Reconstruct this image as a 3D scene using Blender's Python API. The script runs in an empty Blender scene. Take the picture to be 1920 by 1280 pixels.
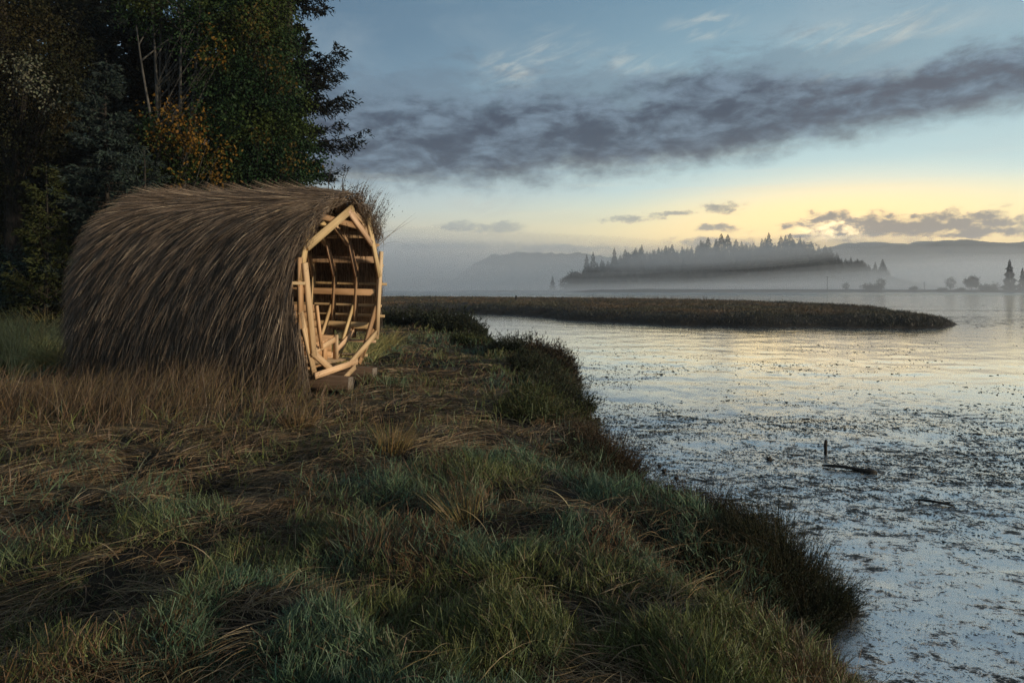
import bpy, math, random
import numpy as np
from math import radians as R, pi
from mathutils import Vector

SC = bpy.context.scene
COL = SC.collection
rng = np.random.default_rng(7)
random.seed(7)

def lin(*c):
    """sRGB 0-255 -> linear"""
    o = []
    for v in c:
        v /= 255.0
        o.append(v / 12.92 if v <= 0.04045 else ((v + 0.055) / 1.055) ** 2.4)
    return tuple(o)

# ------------------------------------------------------------------ camera
cam_d = bpy.data.cameras.new('camera')
cam = bpy.data.objects.new('camera', cam_d)
COL.objects.link(cam)
CAMH = 1.6
cam.location = (0, 0, CAMH)
cam.rotation_euler = (R(90), 0, 0)
cam_d.sensor_width = 36
cam_d.lens = 24
cam_d.shift_y = -100.0 / 1920.0
cam_d.clip_start = 0.05
cam_d.clip_end = 20000
SC.camera = cam

# ------------------------------------------------------------------ render
SC.view_settings.view_transform = 'Standard'
SC.view_settings.look = 'None'
SC.view_settings.gamma = 1.0
SC.view_settings.exposure = 0.0
try:
    SC.cycles.use_denoising = True
    SC.cycles.denoiser = 'OPENIMAGEDENOISE'
    SC.cycles.denoising_input_passes = 'RGB_ALBEDO_NORMAL'
except Exception:
    pass
try: SC.cycles.denoising_prefilter = 'FAST'
except Exception: pass
SC.cycles.volume_bounces = 6
SC.cycles.max_bounces = 8
SC.cycles.diffuse_bounces = 3
SC.cycles.glossy_bounces = 3
SC.cycles.caustics_reflective = False
SC.cycles.caustics_refractive = False
SC.cycles.sample_clamp_indirect = 4.0

# ------------------------------------------------------------------ world: dawn sky with cloud bands
W = bpy.data.worlds.new("World")
SC.world = W
W.use_nodes = True
nt = W.node_tree
for n in list(nt.nodes):
    nt.nodes.remove(n)

class NB:
    """tiny node builder"""
    def __init__(s, tree):
        s.t = tree
    def new(s, typ, **kw):
        n = s.t.nodes.new(typ)
        for k, v in kw.items():
            setattr(n, k, v)
        return n
    def link(s, a, b):
        s.t.links.new(a, b)
    def put(s, sock, v):
        if hasattr(v, 'is_linked') or hasattr(v, 'links'):
            s.t.links.new(v, sock)
        else:
            sock.default_value = v
    def math(s, op, a, b=None, c=None, clamp=False):
        n = s.new('ShaderNodeMath', operation=op, use_clamp=clamp)
        s.put(n.inputs[0], a)
        if b is not None: s.put(n.inputs[1], b)
        if c is not None: s.put(n.inputs[2], c)
        return n.outputs[0]
    def vec(s, x, y, z=0.0):
        n = s.new('ShaderNodeCombineXYZ')
        for i, v in enumerate((x, y, z)):
            s.put(n.inputs[i], v)
        return n.outputs[0]
    def vmath(s, op, a, b=None, c=None):
        n = s.new('ShaderNodeVectorMath', operation=op)
        s.put(n.inputs[0], a)
        if b is not None: s.put(n.inputs[1], b)
        if c is not None: s.put(n.inputs[2], c)
        return n.outputs['Value'] if op in ('LENGTH', 'DOT_PRODUCT') else n.outputs[0]
    def maprange(s, v, a, b, c=0.0, d=1.0, smooth=True):
        n = s.new('ShaderNodeMapRange', interpolation_type='SMOOTHSTEP' if smooth else 'LINEAR')
        s.put(n.inputs['Value'], v)
        n.inputs['From Min'].default_value = a
        n.inputs['From Max'].default_value = b
        n.inputs['To Min'].default_value = c
        n.inputs['To Max'].default_value = d
        return n.outputs['Result']
    def noise(s, v, scale=1.0, detail=4.0, rough=0.5, dist=0.0, lac=2.0):
        n = s.new('ShaderNodeTexNoise')
        s.put(n.inputs['Vector'], v)
        n.inputs['Scale'].default_value = scale
        n.inputs['Detail'].default_value = detail
        n.inputs['Roughness'].default_value = rough
        n.inputs['Distortion'].default_value = dist
        n.inputs['Lacunarity'].default_value = lac
        return n.outputs[0]
    def mix(s, f, a, b, blend='MIX'):
        n = s.new('ShaderNodeMix', data_type='RGBA', blend_type=blend)
        s.put(n.inputs[0], f)
        for sock, v in ((n.inputs[6], a), (n.inputs[7], b)):
            if isinstance(v, tuple):
                sock.default_value = v if len(v) == 4 else (*v, 1)
            else:
                s.link(v, sock)
        return n.outputs[2]
    def ramp(s, f, stops, interp='LINEAR'):
        n = s.new('ShaderNodeValToRGB')
        s.put(n.inputs[0], f)
        cr = n.color_ramp
        cr.interpolation = interp
        while len(cr.elements) < len(stops):
            cr.elements.new(0.5)
        for e, (p, c) in zip(cr.elements, stops):
            e.position = p
            e.color = (*c, 1)
        return n.outputs[0]

b = NB(nt)
tc = b.new('ShaderNodeTexCoord').outputs['Generated']
sep = b.new('ShaderNodeSeparateXYZ')
b.link(tc, sep.inputs[0])
DEG = 180 / pi
AZ = b.math('MULTIPLY', b.math('ARCTAN2', sep.outputs[0], sep.outputs[1]), DEG)
EL = b.math('MULTIPLY', b.math('ARCSINE', sep.outputs[2]), DEG)

def azel(px, py):
    x = (px - 960) / 1280; y = (540 - py) / 1280
    return math.atan(x) * DEG, math.atan(y / math.sqrt(1 + x * x)) * DEG

SUN_AZ, SUN_EL = azel(1565, 432)
# clear-sky gradient (away from and towards the dawn)
def e2p(e): return max(0.0, min(1.0, e / 90.0))
elp = b.math('DIVIDE', EL, 90.0, clamp=True)
cool = b.ramp(elp, [(0.0, lin(150, 164, 176)), (e2p(3.2), lin(166, 176, 182)), (e2p(5), lin(186, 188, 176)), (e2p(6.5), lin(178, 192, 192)), (e2p(9.5), lin(162, 184, 193)),
                    (e2p(14), lin(118, 148, 170)), (e2p(20), lin(93, 125, 151)), (e2p(28), lin(92, 120, 143)), (e2p(48), lin(132, 148, 162)), (1.0, lin(152, 165, 177))])
warm = b.ramp(elp, [(0.0, lin(205, 180, 140)), (e2p(3), lin(240, 212, 146)), (e2p(4.6), lin(246, 226, 162)), (e2p(6.2), lin(220, 218, 178)), (e2p(8.0), lin(186, 207, 202)),
                    (e2p(12), lin(168, 199, 207)), (e2p(17), lin(146, 180, 194)), (e2p(23), lin(116, 154, 177)), (e2p(30), lin(104, 136, 158)), (e2p(48), lin(132, 148, 162)), (1.0, lin(152, 165, 177))])
daz = b.math('ABSOLUTE', b.math('SUBTRACT', AZ, SUN_AZ + 4))
wf = b.maprange(daz, 2, 52, 1.0, 0.0)
sky = b.mix(wf, cool, warm)
lift = b.math('MULTIPLY_ADD', b.maprange(EL, 15, 5), b.math('MULTIPLY_ADD', wf, 0.30, 0.28), 1.0)
sky = b.vmath('MULTIPLY', sky, b.vec(lift, lift, lift))
AE = b.vec(AZ, EL)
# thin high streaks near the horizon
st = b.noise(b.vmath('MULTIPLY', AE, (0.035, 0.75, 0)), 1.0, 4, 0.55, 0.4)
stm = b.math('MULTIPLY', b.maprange(st, 0.5, 0.72), b.math('MULTIPLY', b.maprange(EL, 3, 5), b.maprange(EL, 13, 8)))
sky = b.mix(b.math('MULTIPLY', stm, 0.30), sky, lin(250, 236, 200))
# wide soft mottling
mt = b.noise(b.vmath('MULTIPLY', AE, (0.05, 0.16, 0)), 1.0, 5, 0.55, 0.6)
sky = b.mix(b.math('MULTIPLY', b.maprange(mt, 0.45, 0.75), 0.28), sky, lin(176, 190, 196))
# sun glow behind the low clouds
gl = b.vmath('LENGTH', b.vmath('MULTIPLY_ADD', AE, (1 / 11.0, 1 / 3.0, 0), (-SUN_AZ / 11.0, -SUN_EL / 3.0, 0)))
sky = b.mix(b.math('MULTIPLY', b.maprange(gl, 1.9, 0.0), 0.95), sky, (1.8, 1.25, 0.52))
gl2 = b.vmath('LENGTH', b.vmath('MULTIPLY_ADD', AE, (1 / 2.3, 1 / 0.9, 0), (-SUN_AZ / 2.3, -SUN_EL / 0.9, 0)))
sky = b.mix(b.math('MULTIPLY', b.maprange(gl2, 1.7, 0.0), 0.9), sky, (2.8, 2.1, 1.1))
# bright white wisps above the band
wz = None
for (px, py, sx, sy) in ((1050, 105, 75, 40), (1180, 112, 40, 22), (1245, 130, 40, 22), (960, 130, 60, 30), (1320, 50, 60, 20), (1640, 60, 120, 26), (910, 385, 60, 18), (1560, 160, 120, 30)):
    a0, e0 = azel(px, py)
    sx = sx / 1280 * DEG; sy = sy / 1280 * DEG
    d = b.vmath('LENGTH', b.vmath('MULTIPLY_ADD', AE, (1 / sx, 1 / sy, 0), (-a0 / sx, -e0 / sy, 0)))
    wz = d if wz is None else b.math('MINIMUM', wz, d)
rot = b.vec(b.math('ADD', AZ, b.math('MULTIPLY', EL, 0.9)), b.math('SUBTRACT', EL, b.math('MULTIPLY', AZ, 0.35)))
wn = b.noise(b.vmath('MULTIPLY', rot, (0.16, 0.9, 0)), 1.0, 6, 0.62, 0.8)
wd = b.math('MULTIPLY', b.maprange(wz, 1.6, 0.1), b.maprange(wn, 0.42, 0.72))
sky = b.mix(b.math('MULTIPLY', wd, 0.75), sky, lin(205, 208, 200))
# main dark cloud band
warp = b.noise(b.vmath('MULTIPLY', AE, (0.085, 0.20, 0)), 1.0, 7, 0.62, 0.2)
warp2 = b.noise(b.vmath('MULTIPLY', AE, (0.36, 0.66, 0)), 1.0, 7, 0.66, 0.15)
cen = b.math('MULTIPLY_ADD', AZ, 0.050, 12.55)
half = b.maprange(AZ, 6, 36, 4.0, 2.5)
q = b.math('DIVIDE', b.math('SUBTRACT', EL, cen), half)
wamp = b.maprange(q, -0.9, 0.6, 0.7, 2.7)
qa = b.math('ADD', b.math('ABSOLUTE', q), b.math('ADD', b.math('MULTIPLY', b.math('SUBTRACT', 0.53, warp), wamp), b.math('MULTIPLY', b.math('SUBTRACT', 0.5, warp2), 1.0)))
dens = b.maprange(qa, 1.32, 0.45)
tone = b.noise(b.vmath('MULTIPLY', AE, (0.24, 0.60, 0)), 1.0, 8, 0.66, 0.25)
up_ = b.math('MULTIPLY', b.maprange(q, -0.2, 0.9), 0.10)
ccol = b.mix(b.maprange(b.math('ADD', tone, up_), 0.40, 0.72), lin(44, 59, 83), lin(116, 138, 158))
low = b.math('MULTIPLY', b.maprange(q, -0.2, -0.8), b.maprange(AZ, -8, 12))
ccol = b.mix(b.math('MULTIPLY', low, 0.25), ccol, lin(88, 86, 98))
right = b.math('MULTIPLY', b.maprange(AZ, 16, 32), b.maprange(tone, 0.56, 0.42))
ccol = b.mix(b.math('MULTIPLY', right, 0.3), ccol, lin(96, 94, 106))
# a thinner veil torn off above the band
q2 = b.math('ABSOLUTE', b.math('DIVIDE', b.math('SUBTRACT', EL, b.math('MULTIPLY_ADD', AZ, 0.03, 15.0)), 3.2))
v2 = b.math('ADD', q2, b.math('MULTIPLY', b.math('SUBTRACT', 0.47, b.noise(b.vmath('MULTIPLY', AE, (0.12, 0.36, 0)), 1.0, 8, 0.66, 0.4)), 4.2))
sky = b.mix(b.math('MULTIPLY', b.math('MULTIPLY', b.maprange(v2, 1.0, 0.2), 0.42), b.math('MULTIPLY', b.maprange(AZ, -24, -12), b.maprange(AZ, 40, 20))), sky, lin(98, 116, 136))
sky = b.mix(b.math('MULTIPLY', dens, 0.95), sky, ccol)
# small low clouds
lc = None
for (px, py, sx, sy) in ((1740, 424, 185, 20), (1640, 417, 60, 14), (1556, 410, 40, 11), (1800, 412, 60, 12), (1850, 434, 80, 10), (1352, 389, 34, 10), (1350, 427, 34, 7),
                         (1578, 440, 15, 5), (935, 426, 46, 11), (860, 424, 36, 9), (1050, 466, 110, 7), (1330, 452, 60, 9), (1180, 411, 45, 6), (820, 462, 150, 6), (1495, 442, 24, 5), (1265, 400, 40, 4)):
    a0, e0 = azel(px, py)
    sx = sx / 1280 * DEG; sy = sy / 1280 * DEG
    d = b.vmath('LENGTH', b.vmath('MULTIPLY_ADD', AE, (1 / sx, 1 / sy, 0), (-a0 / sx, -e0 / sy, 0)))
    lc = d if lc is None else b.math('MINIMUM', lc, d)
ln = b.noise(b.vmath('MULTIPLY', AE, (0.75, 1.3, 0)), 1.0, 7, 0.62, 0.2)
lcd = b.math('ADD', lc, b.math('MULTIPLY', b.math('SUBTRACT', 0.52, ln), 3.8))
lden = b.maprange(lcd, 1.45, 0.40)
ltone = b.mix(b.maprange(daz, 0, 30), lin(134, 126, 122), lin(150, 161, 168))
sky = b.mix(b.math('MULTIPLY', lden, b.maprange(daz, 4, 26, 0.92, 0.62)), sky, ltone)
# dim ground half below the horizon
sky = b.mix(b.maprange(EL, -0.5, -6), sky, lin(84, 92, 98))
bg = b.new('ShaderNodeBackground')
b.link(sky, bg.inputs[0])
bg.inputs[1].default_value = 1.0
wo = b.new('ShaderNodeOutputWorld')
b.link(bg.outputs[0], wo.inputs[0])

# ------------------------------------------------------------------ the one sun lamp: low warm light from the right
sd = bpy.data.lights.new('sun', 'SUN')
sun = bpy.data.objects.new('sun', sd)
COL.objects.link(sun)
sun_dir = Vector((0.90, -0.36, 0.15)).normalized()
sun.rotation_euler = sun_dir.to_track_quat('Z', 'Y').to_euler()
sd.energy = 4.0
sd.angle = R(3)
sd.color = (1.0, 0.83, 0.60)

# ================================================================== helpers
_tabs = {}
def vnoise(x, y, seed=0):
    if seed not in _tabs:
        _tabs[seed] = np.random.default_rng(1000 + seed).random((256, 256))
    T = _tabs[seed]
    x = np.asarray(x, float); y = np.asarray(y, float)
    xi = np.floor(x).astype(int); yi = np.floor(y).astype(int)
    fx = x - xi; fy = y - yi
    fx = fx * fx * (3 - 2 * fx); fy = fy * fy * (3 - 2 * fy)
    a = T[xi & 255, yi & 255]; b_ = T[(xi + 1) & 255, yi & 255]
    c = T[xi & 255, (yi + 1) & 255]; d = T[(xi + 1) & 255, (yi + 1) & 255]
    return (a * (1 - fx) + b_ * fx) * (1 - fy) + (c * (1 - fx) + d * fx) * fy

def fbm(x, y, octv=4, seed=0, gain=0.5):
    s = 0; a = 1; t = 0
    for i in range(octv):
        s = s + a * vnoise(np.asarray(x) * 2 ** i + 17.3 * i, np.asarray(y) * 2 ** i - 9.1 * i, seed + i)
        t += a; a *= gain
    return s / t

def sstep(a, b_, x):
    t = np.clip((x - a) / (b_ - a), 0, 1)
    return t * t * (3 - 2 * t)

def unit(v):
    return v / np.maximum(np.linalg.norm(v, axis=-1, keepdims=True), 1e-9)

def make_mesh(name, V, F, cols=None, smooth=False, wc=None):
    """V (n,3), F list of index arrays (m,k)"""
    me = bpy.data.meshes.new(name)
    V = np.asarray(V, np.float32).reshape(-1, 3)
    if not isinstance(F, (list, tuple)):
        F = [F]
    F = [np.asarray(f, np.int32) for f in F if len(f)]
    me.vertices.add(len(V))
    me.vertices.foreach_set('co', V.ravel())
    nl = sum(f.size for f in F); npoly = sum(len(f) for f in F)
    me.loops.add(nl)
    me.loops.foreach_set('vertex_index', np.concatenate([f.ravel() for f in F]))
    me.polygons.add(npoly)
    tot = np.concatenate([np.full(len(f), f.shape[1], np.int32) for f in F])
    st_ = np.concatenate([[0], np.cumsum(tot)[:-1]]).astype(np.int32)
    me.polygons.foreach_set('loop_start', st_)
    if smooth:
        me.polygons.foreach_set('use_smooth', np.ones(npoly, bool))
    me.update(calc_edges=True)
    if cols is not None:
        c = np.asarray(cols, np.float32)
        if c.shape[1] == 3:
            c = np.concatenate([c, np.ones((len(c), 1), np.float32)], 1)
        at = me.attributes.new('col', 'FLOAT_COLOR', 'POINT')
        at.data.foreach_set('color', c.ravel())
    if wc is not None:
        at = me.attributes.new('wc', 'FLOAT_VECTOR', 'POINT')
        at.data.foreach_set('vector', np.asarray(wc, np.float32).ravel())
    return me

def link(name, me, mat=None, parent=None, **props):
    o = bpy.data.objects.new(name, me)
    COL.objects.link(o)
    if mat is not None and me is not None and not me.materials:
        me.materials.append(mat)
    if parent is not None:
        o.parent = parent
    for k, v in props.items():
        o[k] = v
    return o

def empty(name, loc=(0, 0, 0), rot=(0, 0, 0), **props):
    o = link(name, None, **props)
    o.empty_display_size = 0.2
    o.location = loc
    o.rotation_euler = rot
    return o

def ribbons(P, D, L, Wd, bend, nseg=3, side=None, r=None, tip=0.12):
    """flat tapering blades. P,D,bend (n,3); L,Wd (n,)"""
    r = r or rng
    n = len(P)
    t = np.linspace(0, 1, nseg + 1)
    pos = P[:, None, :] + L[:, None, None] * (D[:, None, :] * t[None, :, None] + bend[:, None, :] * (t ** 2)[None, :, None])
    if side is None:
        side = r.normal(size=(n, 3))
    side = unit(np.cross(D, side))
    w = Wd[:, None] * np.maximum(1 - t[None, :] ** 1.6, tip) * 0.5
    A = pos - side[:, None, :] * w[..., None]
    B = pos + side[:, None, :] * w[..., None]
    V = np.stack([A, B], 2).reshape(n, -1, 3)
    k = V.shape[1]
    base = (np.arange(n) * k)[:, None]
    fs = []
    for i in range(nseg):
        fs.append(np.concatenate([base + 2 * i, base + 2 * i + 1, base + 2 * i + 3, base + 2 * i + 2], 1))
    return V.reshape(-1, 3), np.concatenate(fs), k

def leaves(P, D, N, L, Wd):
    """diamond leaves: centre line from P along D, length L, width Wd, normal N"""
    D = unit(D); S = unit(np.cross(D, N))
    mid = P + D * (L * 0.45)[:, None]
    V = np.stack([P, mid + S * (Wd * 0.5)[:, None], P + D * L[:, None], mid - S * (Wd * 0.5)[:, None]], 1)
    n = len(P)
    F = np.arange(n * 4).reshape(n, 4)
    return V.reshape(-1, 3), F

class MB:
    """collects pieces of geometry for ONE mesh object"""
    def __init__(s):
        s.V = []; s.F = []; s.C = []; s.T = []; s.n = 0
    def add(s, V, F, C=None, T=None):
        V = np.asarray(V, float).reshape(-1, 3)
        for f in (F if isinstance(F, list) else [F]):
            s.F.append(np.asarray(f) + s.n)
        s.V.append(V)
        if C is None: C = (0.5, 0.5, 0.5)
        C = np.asarray(C, float)
        if C.ndim == 1: C = np.tile(C[:3], (len(V), 1))
        s.C.append(C[:, :3])
        s.T.append(np.zeros((len(V), 3)) if T is None else T)
        s.n += len(V)
    def box(s, p1, p2, wdir, w, t, col=(0.5, 0.5, 0.5)):
        """a board from p1 to p2; width w along wdir, thickness t"""
        p1 = np.array(p1, float); p2 = np.array(p2, float)
        a = p2 - p1; ln_ = np.linalg.norm(a); a /= ln_
        wd_ = np.array(wdir, float); wd_ -= a * wd_.dot(a); wd_ /= np.linalg.norm(wd_)
        td = np.cross(a, wd_)
        V = []; T = []
        off = rng.random(3) * 40
        for e, p in ((0, p1), (ln_, p2)):
            for sw, st2 in ((-1, -1), (1, -1), (1, 1), (-1, 1)):
                V.append(p + wd_ * sw * w / 2 + td * st2 * t / 2)
                T.append(off + np.array([e, sw * w / 2, st2 * t / 2]))
        F = np.array([[0, 1, 2, 3], [7, 6, 5, 4], [0, 4, 5, 1], [1, 5, 6, 2], [2, 6, 7, 3], [3, 7, 4, 0]])
        s.add(V, F, col, np.array(T))
    def tube(s, pts, rad, n=8, col=(0.5, 0.5, 0.5), cap=True, wob=0.0):
        pts = np.asarray(pts, float); rad = np.asarray(rad, float)
        m = len(pts)
        tan = np.gradient(pts, axis=0); tan = unit(tan)
        ref = np.array([0, 0, 1.0]) if abs(tan[0, 2]) < 0.9 else np.array([1.0, 0, 0])
        V = []; T = []
        ang = np.linspace(0, 2 * pi, n, endpoint=False)
        off = rng.random() * 30
        for i in range(m):
            x = np.cross(tan[i], ref); x /= np.linalg.norm(x); y = np.cross(tan[i], x)
            rr = rad[i] * (1 + wob * rng.normal(size=n))
            V.append(pts[i] + rr[:, None] * (np.cos(ang)[:, None] * x + np.sin(ang)[:, None] * y))
            T.append(np.stack([np.full(n, i * 0.3 + off), ang * rad[i], np.zeros(n)], 1))
        V = np.concatenate(V); T = np.concatenate(T)
        F = []
        for i in range(m - 1):
            for j in range(n):
                F.append([i * n + j, i * n + (j + 1) % n, (i + 1) * n + (j + 1) % n, (i + 1) * n + j])
        fs = [np.array(F)]
        if cap:
            fs.append(np.array([list(range(n))[::-1]]))
            fs.append(np.array([[(m - 1) * n + j for j in range(n)]]))
        s.add(V, fs, col, T)
    def mesh(s, name, smooth=False):
        byk = {}
        for f in s.F:
            byk.setdefault(f.shape[1], []).append(f)
        return make_mesh(name, np.concatenate(s.V), [np.concatenate(v) for v in byk.values()], np.concatenate(s.C), smooth, np.concatenate(s.T))
    def build(s, name, mat, parent=None, smooth=False, **props):
        return link(name, s.mesh(name, smooth), mat, parent, **props)

# ------------------------------------------------------------------ materials
def new_mat(name):
    m = bpy.data.materials.new(name)
    m.use_nodes = True
    t = m.node_tree
    for n in list(t.nodes):
        t.nodes.remove(n)
    nb_ = NB(t)
    out = nb_.new('ShaderNodeOutputMaterial')
    return m, nb_, out

def mat_blade(name, rough=0.6, trans=0.25, spec=0.25, var=0.25, gain=1.0):
    m, n, out = new_mat(name)
    at = n.new('ShaderNodeAttribute', attribute_name='col').outputs['Color']
    pos = n.new('ShaderNodeNewGeometry').outputs['Position']
    k = n.maprange(n.noise(pos, 14.0, 3), 0.3, 0.7, gain * (1 - var), gain * (1 + var), False)
    c = n.vmath('MULTIPLY', at, n.vec(k, k, k))
    p = n.new('ShaderNodeBsdfPrincipled')
    n.link(c, p.inputs['Base Color'])
    p.inputs['Roughness'].default_value = rough
    p.inputs['Specular IOR Level'].default_value = spec
    if trans > 0:
        tr = n.new('ShaderNodeBsdfTranslucent')
        n.link(c, tr.inputs[0])
        mx = n.new('ShaderNodeMixShader')
        mx.inputs[0].default_value = trans
        n.link(p.outputs[0], mx.inputs[1]); n.link(tr.outputs[0], mx.inputs[2])
        n.link(mx.outputs[0], out.inputs[0])
    else:
        n.link(p.outputs[0], out.inputs[0])
    return m

def mat_wood(name, rough=0.65, grain=0.35, knots=True):
    m, n, out = new_mat(name)
    at = n.new('ShaderNodeAttribute', attribute_name='col').outputs['Color']
    wc = n.new('ShaderNodeAttribute', attribute_name='wc').outputs['Vector']
    g = n.noise(n.vmath('MULTIPLY', wc, (1.2, 70, 70)), 1.0, 4, 0.55, 0.4)
    g2 = n.noise(n.vmath('MULTIPLY', wc, (2.0, 5, 5)), 1.0, 3)
    k = n.math('ADD', n.maprange(g, 0.3, 0.7, 1 - grain, 1 + grain * 0.4, False), n.maprange(g2, 0.3, 0.7, -0.16, 0.12, False))
    c = n.vmath('MULTIPLY', at, n.vec(k, n.math('POWER', k, 1.15), n.math('POWER', k, 1.35)))
    if knots:
        v = n.new('ShaderNodeTexVoronoi')
        n.link(n.vmath('MULTIPLY', wc, (3.2, 9, 9)), v.inputs['Vector'])
        v.inputs['Scale'].default_value = 1.0
        kn = n.maprange(v.outputs['Distance'], 0.10, 0.03)
        c = n.mix(n.math('MULTIPLY', kn, 0.8), c, (0.10, 0.045, 0.02))
    p = n.new('ShaderNodeBsdfPrincipled')
    n.link(c, p.inputs['Base Color'])
    p.inputs['Roughness'].default_value = rough
    p.inputs['Specular IOR Level'].default_value = 0.3
    bp = n.new('ShaderNodeBump')
    bp.inputs['Strength'].default_value = 0.15
    bp.inputs['Distance'].default_value = 0.002
    n.link(g, bp.inputs['Height'])
    n.link(bp.outputs[0], p.inputs['Normal'])
    n.link(p.outputs[0], out.inputs[0])
    return m

def mat_simple(name, c1, c2, scale, rough=0.9, bump=0.0, stretch=(1, 1, 1), dist=0.02):
    m, n, out = new_mat(name)
    pos = n.new('ShaderNodeNewGeometry').outputs['Position']
    ns = n.noise(n.vmath('MULTIPLY', pos, stretch), scale, 6, 0.6, 0.3)
    c = n.mix(n.maprange(ns, 0.32, 0.68), c1, c2)
    p = n.new('ShaderNodeBsdfPrincipled')
    n.link(c, p.inputs['Base Color'])
    p.inputs['Roughness'].default_value = rough
    p.inputs['Specular IOR Level'].default_value = 0.2
    if bump:
        bp = n.new('ShaderNodeBump')
        bp.inputs['Strength'].default_value = bump
        bp.inputs['Distance'].default_value = dist
        n.link(ns, bp.inputs['Height'])
        n.link(bp.outputs[0], p.inputs['Normal'])
    n.link(p.outputs[0], out.inputs[0])
    return m

M_grass = mat_blade('grass blades', 0.5, 0.15, 0.35, 0.35, 0.80)
M_thatch = mat_blade('reed thatch', 0.55, 0.08, 0.3)
M_leaf = mat_blade('foliage', 0.6, 0.15, 0.10, 0.3, 0.85)
M_needle = mat_blade('needles', 0.65, 0.04, 0.08, 0.25, 0.60)
M_shrub = mat_blade('shrub twigs', 0.65, 0.08, 0.12)
M_weed = mat_blade('seaweed', 0.45, 0.0, 0.3)
M_pine = mat_wood('pine lumber')
M_old = mat_wood('weathered timber', 0.8, 0.45, False)
M_bark = mat_simple('bark', (0.012, 0.010, 0.008), (0.040, 0.034, 0.028), 5.0, 0.9, 0.8, (6, 6, 1))
M_palebark = mat_simple('pale bark', (0.045, 0.042, 0.036), (0.10, 0.095, 0.085), 4.0, 0.85, 0.4, (5, 5, 1))
M_soil = mat_simple('marsh soil', (0.007, 0.006, 0.004), (0.022, 0.016, 0.010), 6.0, 0.95, 0.6)
M_lining = mat_simple('reed lining', (0.03, 0.019, 0.011), (0.17, 0.11, 0.065), 1.0, 0.8, 0.8, (38, 38, 1.2))
M_drift = mat_simple('wet driftwood', (0.008, 0.007, 0.006), (0.03, 0.026, 0.022), 14.0, 0.6, 0.7, (1, 4, 4))
M_hill = mat_simple('hill ground', (0.012, 0.016, 0.011), (0.03, 0.035, 0.022), 0.12, 0.95, 0.0)
M_shore = mat_simple('shore bank', (0.016, 0.017, 0.014), (0.035, 0.034, 0.025), 0.4, 0.95, 0.0, (0.3, 1, 1))
M_far = mat_blade('far foliage', 0.8, 0.0, 0.1)

# ================================================================== ground
BANK = [(2.6, -4), (2.0, 1.0), (1.92, 2.3), (1.78, 2.9), (1.68, 3.35), (1.60, 3.8), (1.98, 4.25), (2.22, 4.75), (2.14, 5.2), (1.80, 5.6), (1.35, 5.85), (0.98, 6.25),
        (0.92, 6.9), (1.18, 7.3), (1.30, 7.75), (1.14, 8.5), (1.04, 9.6), (0.92, 10.5), (1.02, 11.5), (0.88, 12.6), (0.98, 13.7), (1.35, 15.2), (1.40, 16.2), (0.65, 17.8), (-0.30, 19.5), (-0.95, 21.5),
        (-1.75, 23.6), (-1.35, 25.2), (-1.10, 26.8), (-2.2, 28.5), (-4.8, 32), (-7.9, 41), (-14, 47), (-25, 52), (-60, 60), (-140, 70), (-140, -40), (2.6, -40)]
BANK = np.array(BANK)

def sdist(x, y, poly):
    """signed distance to a closed polygon, positive inside"""
    x = np.asarray(x, float); y = np.asarray(y, float)
    d = np.full(x.shape, 1e9); ins = np.zeros(x.shape, bool)
    n = len(poly)
    for i in range(n):
        x1, y1 = poly[i]; x2, y2 = poly[(i + 1) % n]
        dx, dy = x2 - x1, y2 - y1
        t = np.clip(((x - x1) * dx + (y - y1) * dy) / (dx * dx + dy * dy), 0, 1)
        d = np.minimum(d, (x - x1 - t * dx) ** 2 + (y - y1 - t * dy) ** 2)
        c = ((y1 > y) != (y2 > y))
        with np.errstate(divide='ignore', invalid='ignore'):
            ins ^= c & (x < dx * (y - y1) / (dy if dy else 1e-9) + x1)
    d = np.sqrt(d)
    return np.where(ins, d, -d)

MUD = -0.60
def bank_d(x, y):
    sc = np.clip(np.hypot(x, y) / 14, 0.5, 1.25)
    return sdist(x, y, BANK) + (fbm(np.asarray(x) * 1.7, np.asarray(y) * 1.7, 3, 40) - 0.5) * 0.42 * sc + (fbm(np.asarray(x) * 4.5, np.asarray(y) * 4.5, 2, 44) - 0.5) * 0.14 * sc

def zland(x, y, d=None):
    x = np.asarray(x, float); y = np.asarray(y, float)
    if d is None: d = bank_d(x, y)
    dp = np.maximum(d, 0)
    rise = 1 - np.exp(-dp / 0.42)
    z = MUD - 0.12 + 0.12 * sstep(-0.3, 0.0, d) + 0.58 * rise + 0.02
    hum = (fbm(x * 0.9, y * 0.9, 3, 3) - 0.5) * 0.32 + (fbm(x * 2.2, y * 2.2, 3, 9) - 0.5) * 0.20
    nearshelter = np.exp(-(((x + 4.0) / 2.6) ** 2 + ((y - 11.4) / 2.0) ** 2))
    z = z + hum * np.clip(dp / 0.5, 0, 1) * (1 - 0.8 * nearshelter)
    # gentle hollow between the two near lobes
    gy_ = 4.35 + 0.14 * np.sin(x * 3.1)
    z = z - 0.40 * np.exp(-((y - gy_) / 0.34) ** 2) * sstep(0.55, 1.35, x) * sstep(3.2, 2.6, x) * np.clip(dp / 0.15, 0, 1)
    z = z + 0.10 * np.exp(-(((x - 1.1) / 0.7) ** 2 + ((y - 3.35) / 0.35) ** 2)) + 0.08 * np.exp(-(((x - 1.15) / 0.45) ** 2 + ((y - 5.15) / 0.35) ** 2))
    z = np.where(d > 0, np.maximum(z, MUD - 0.05), z)
    return z

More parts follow.
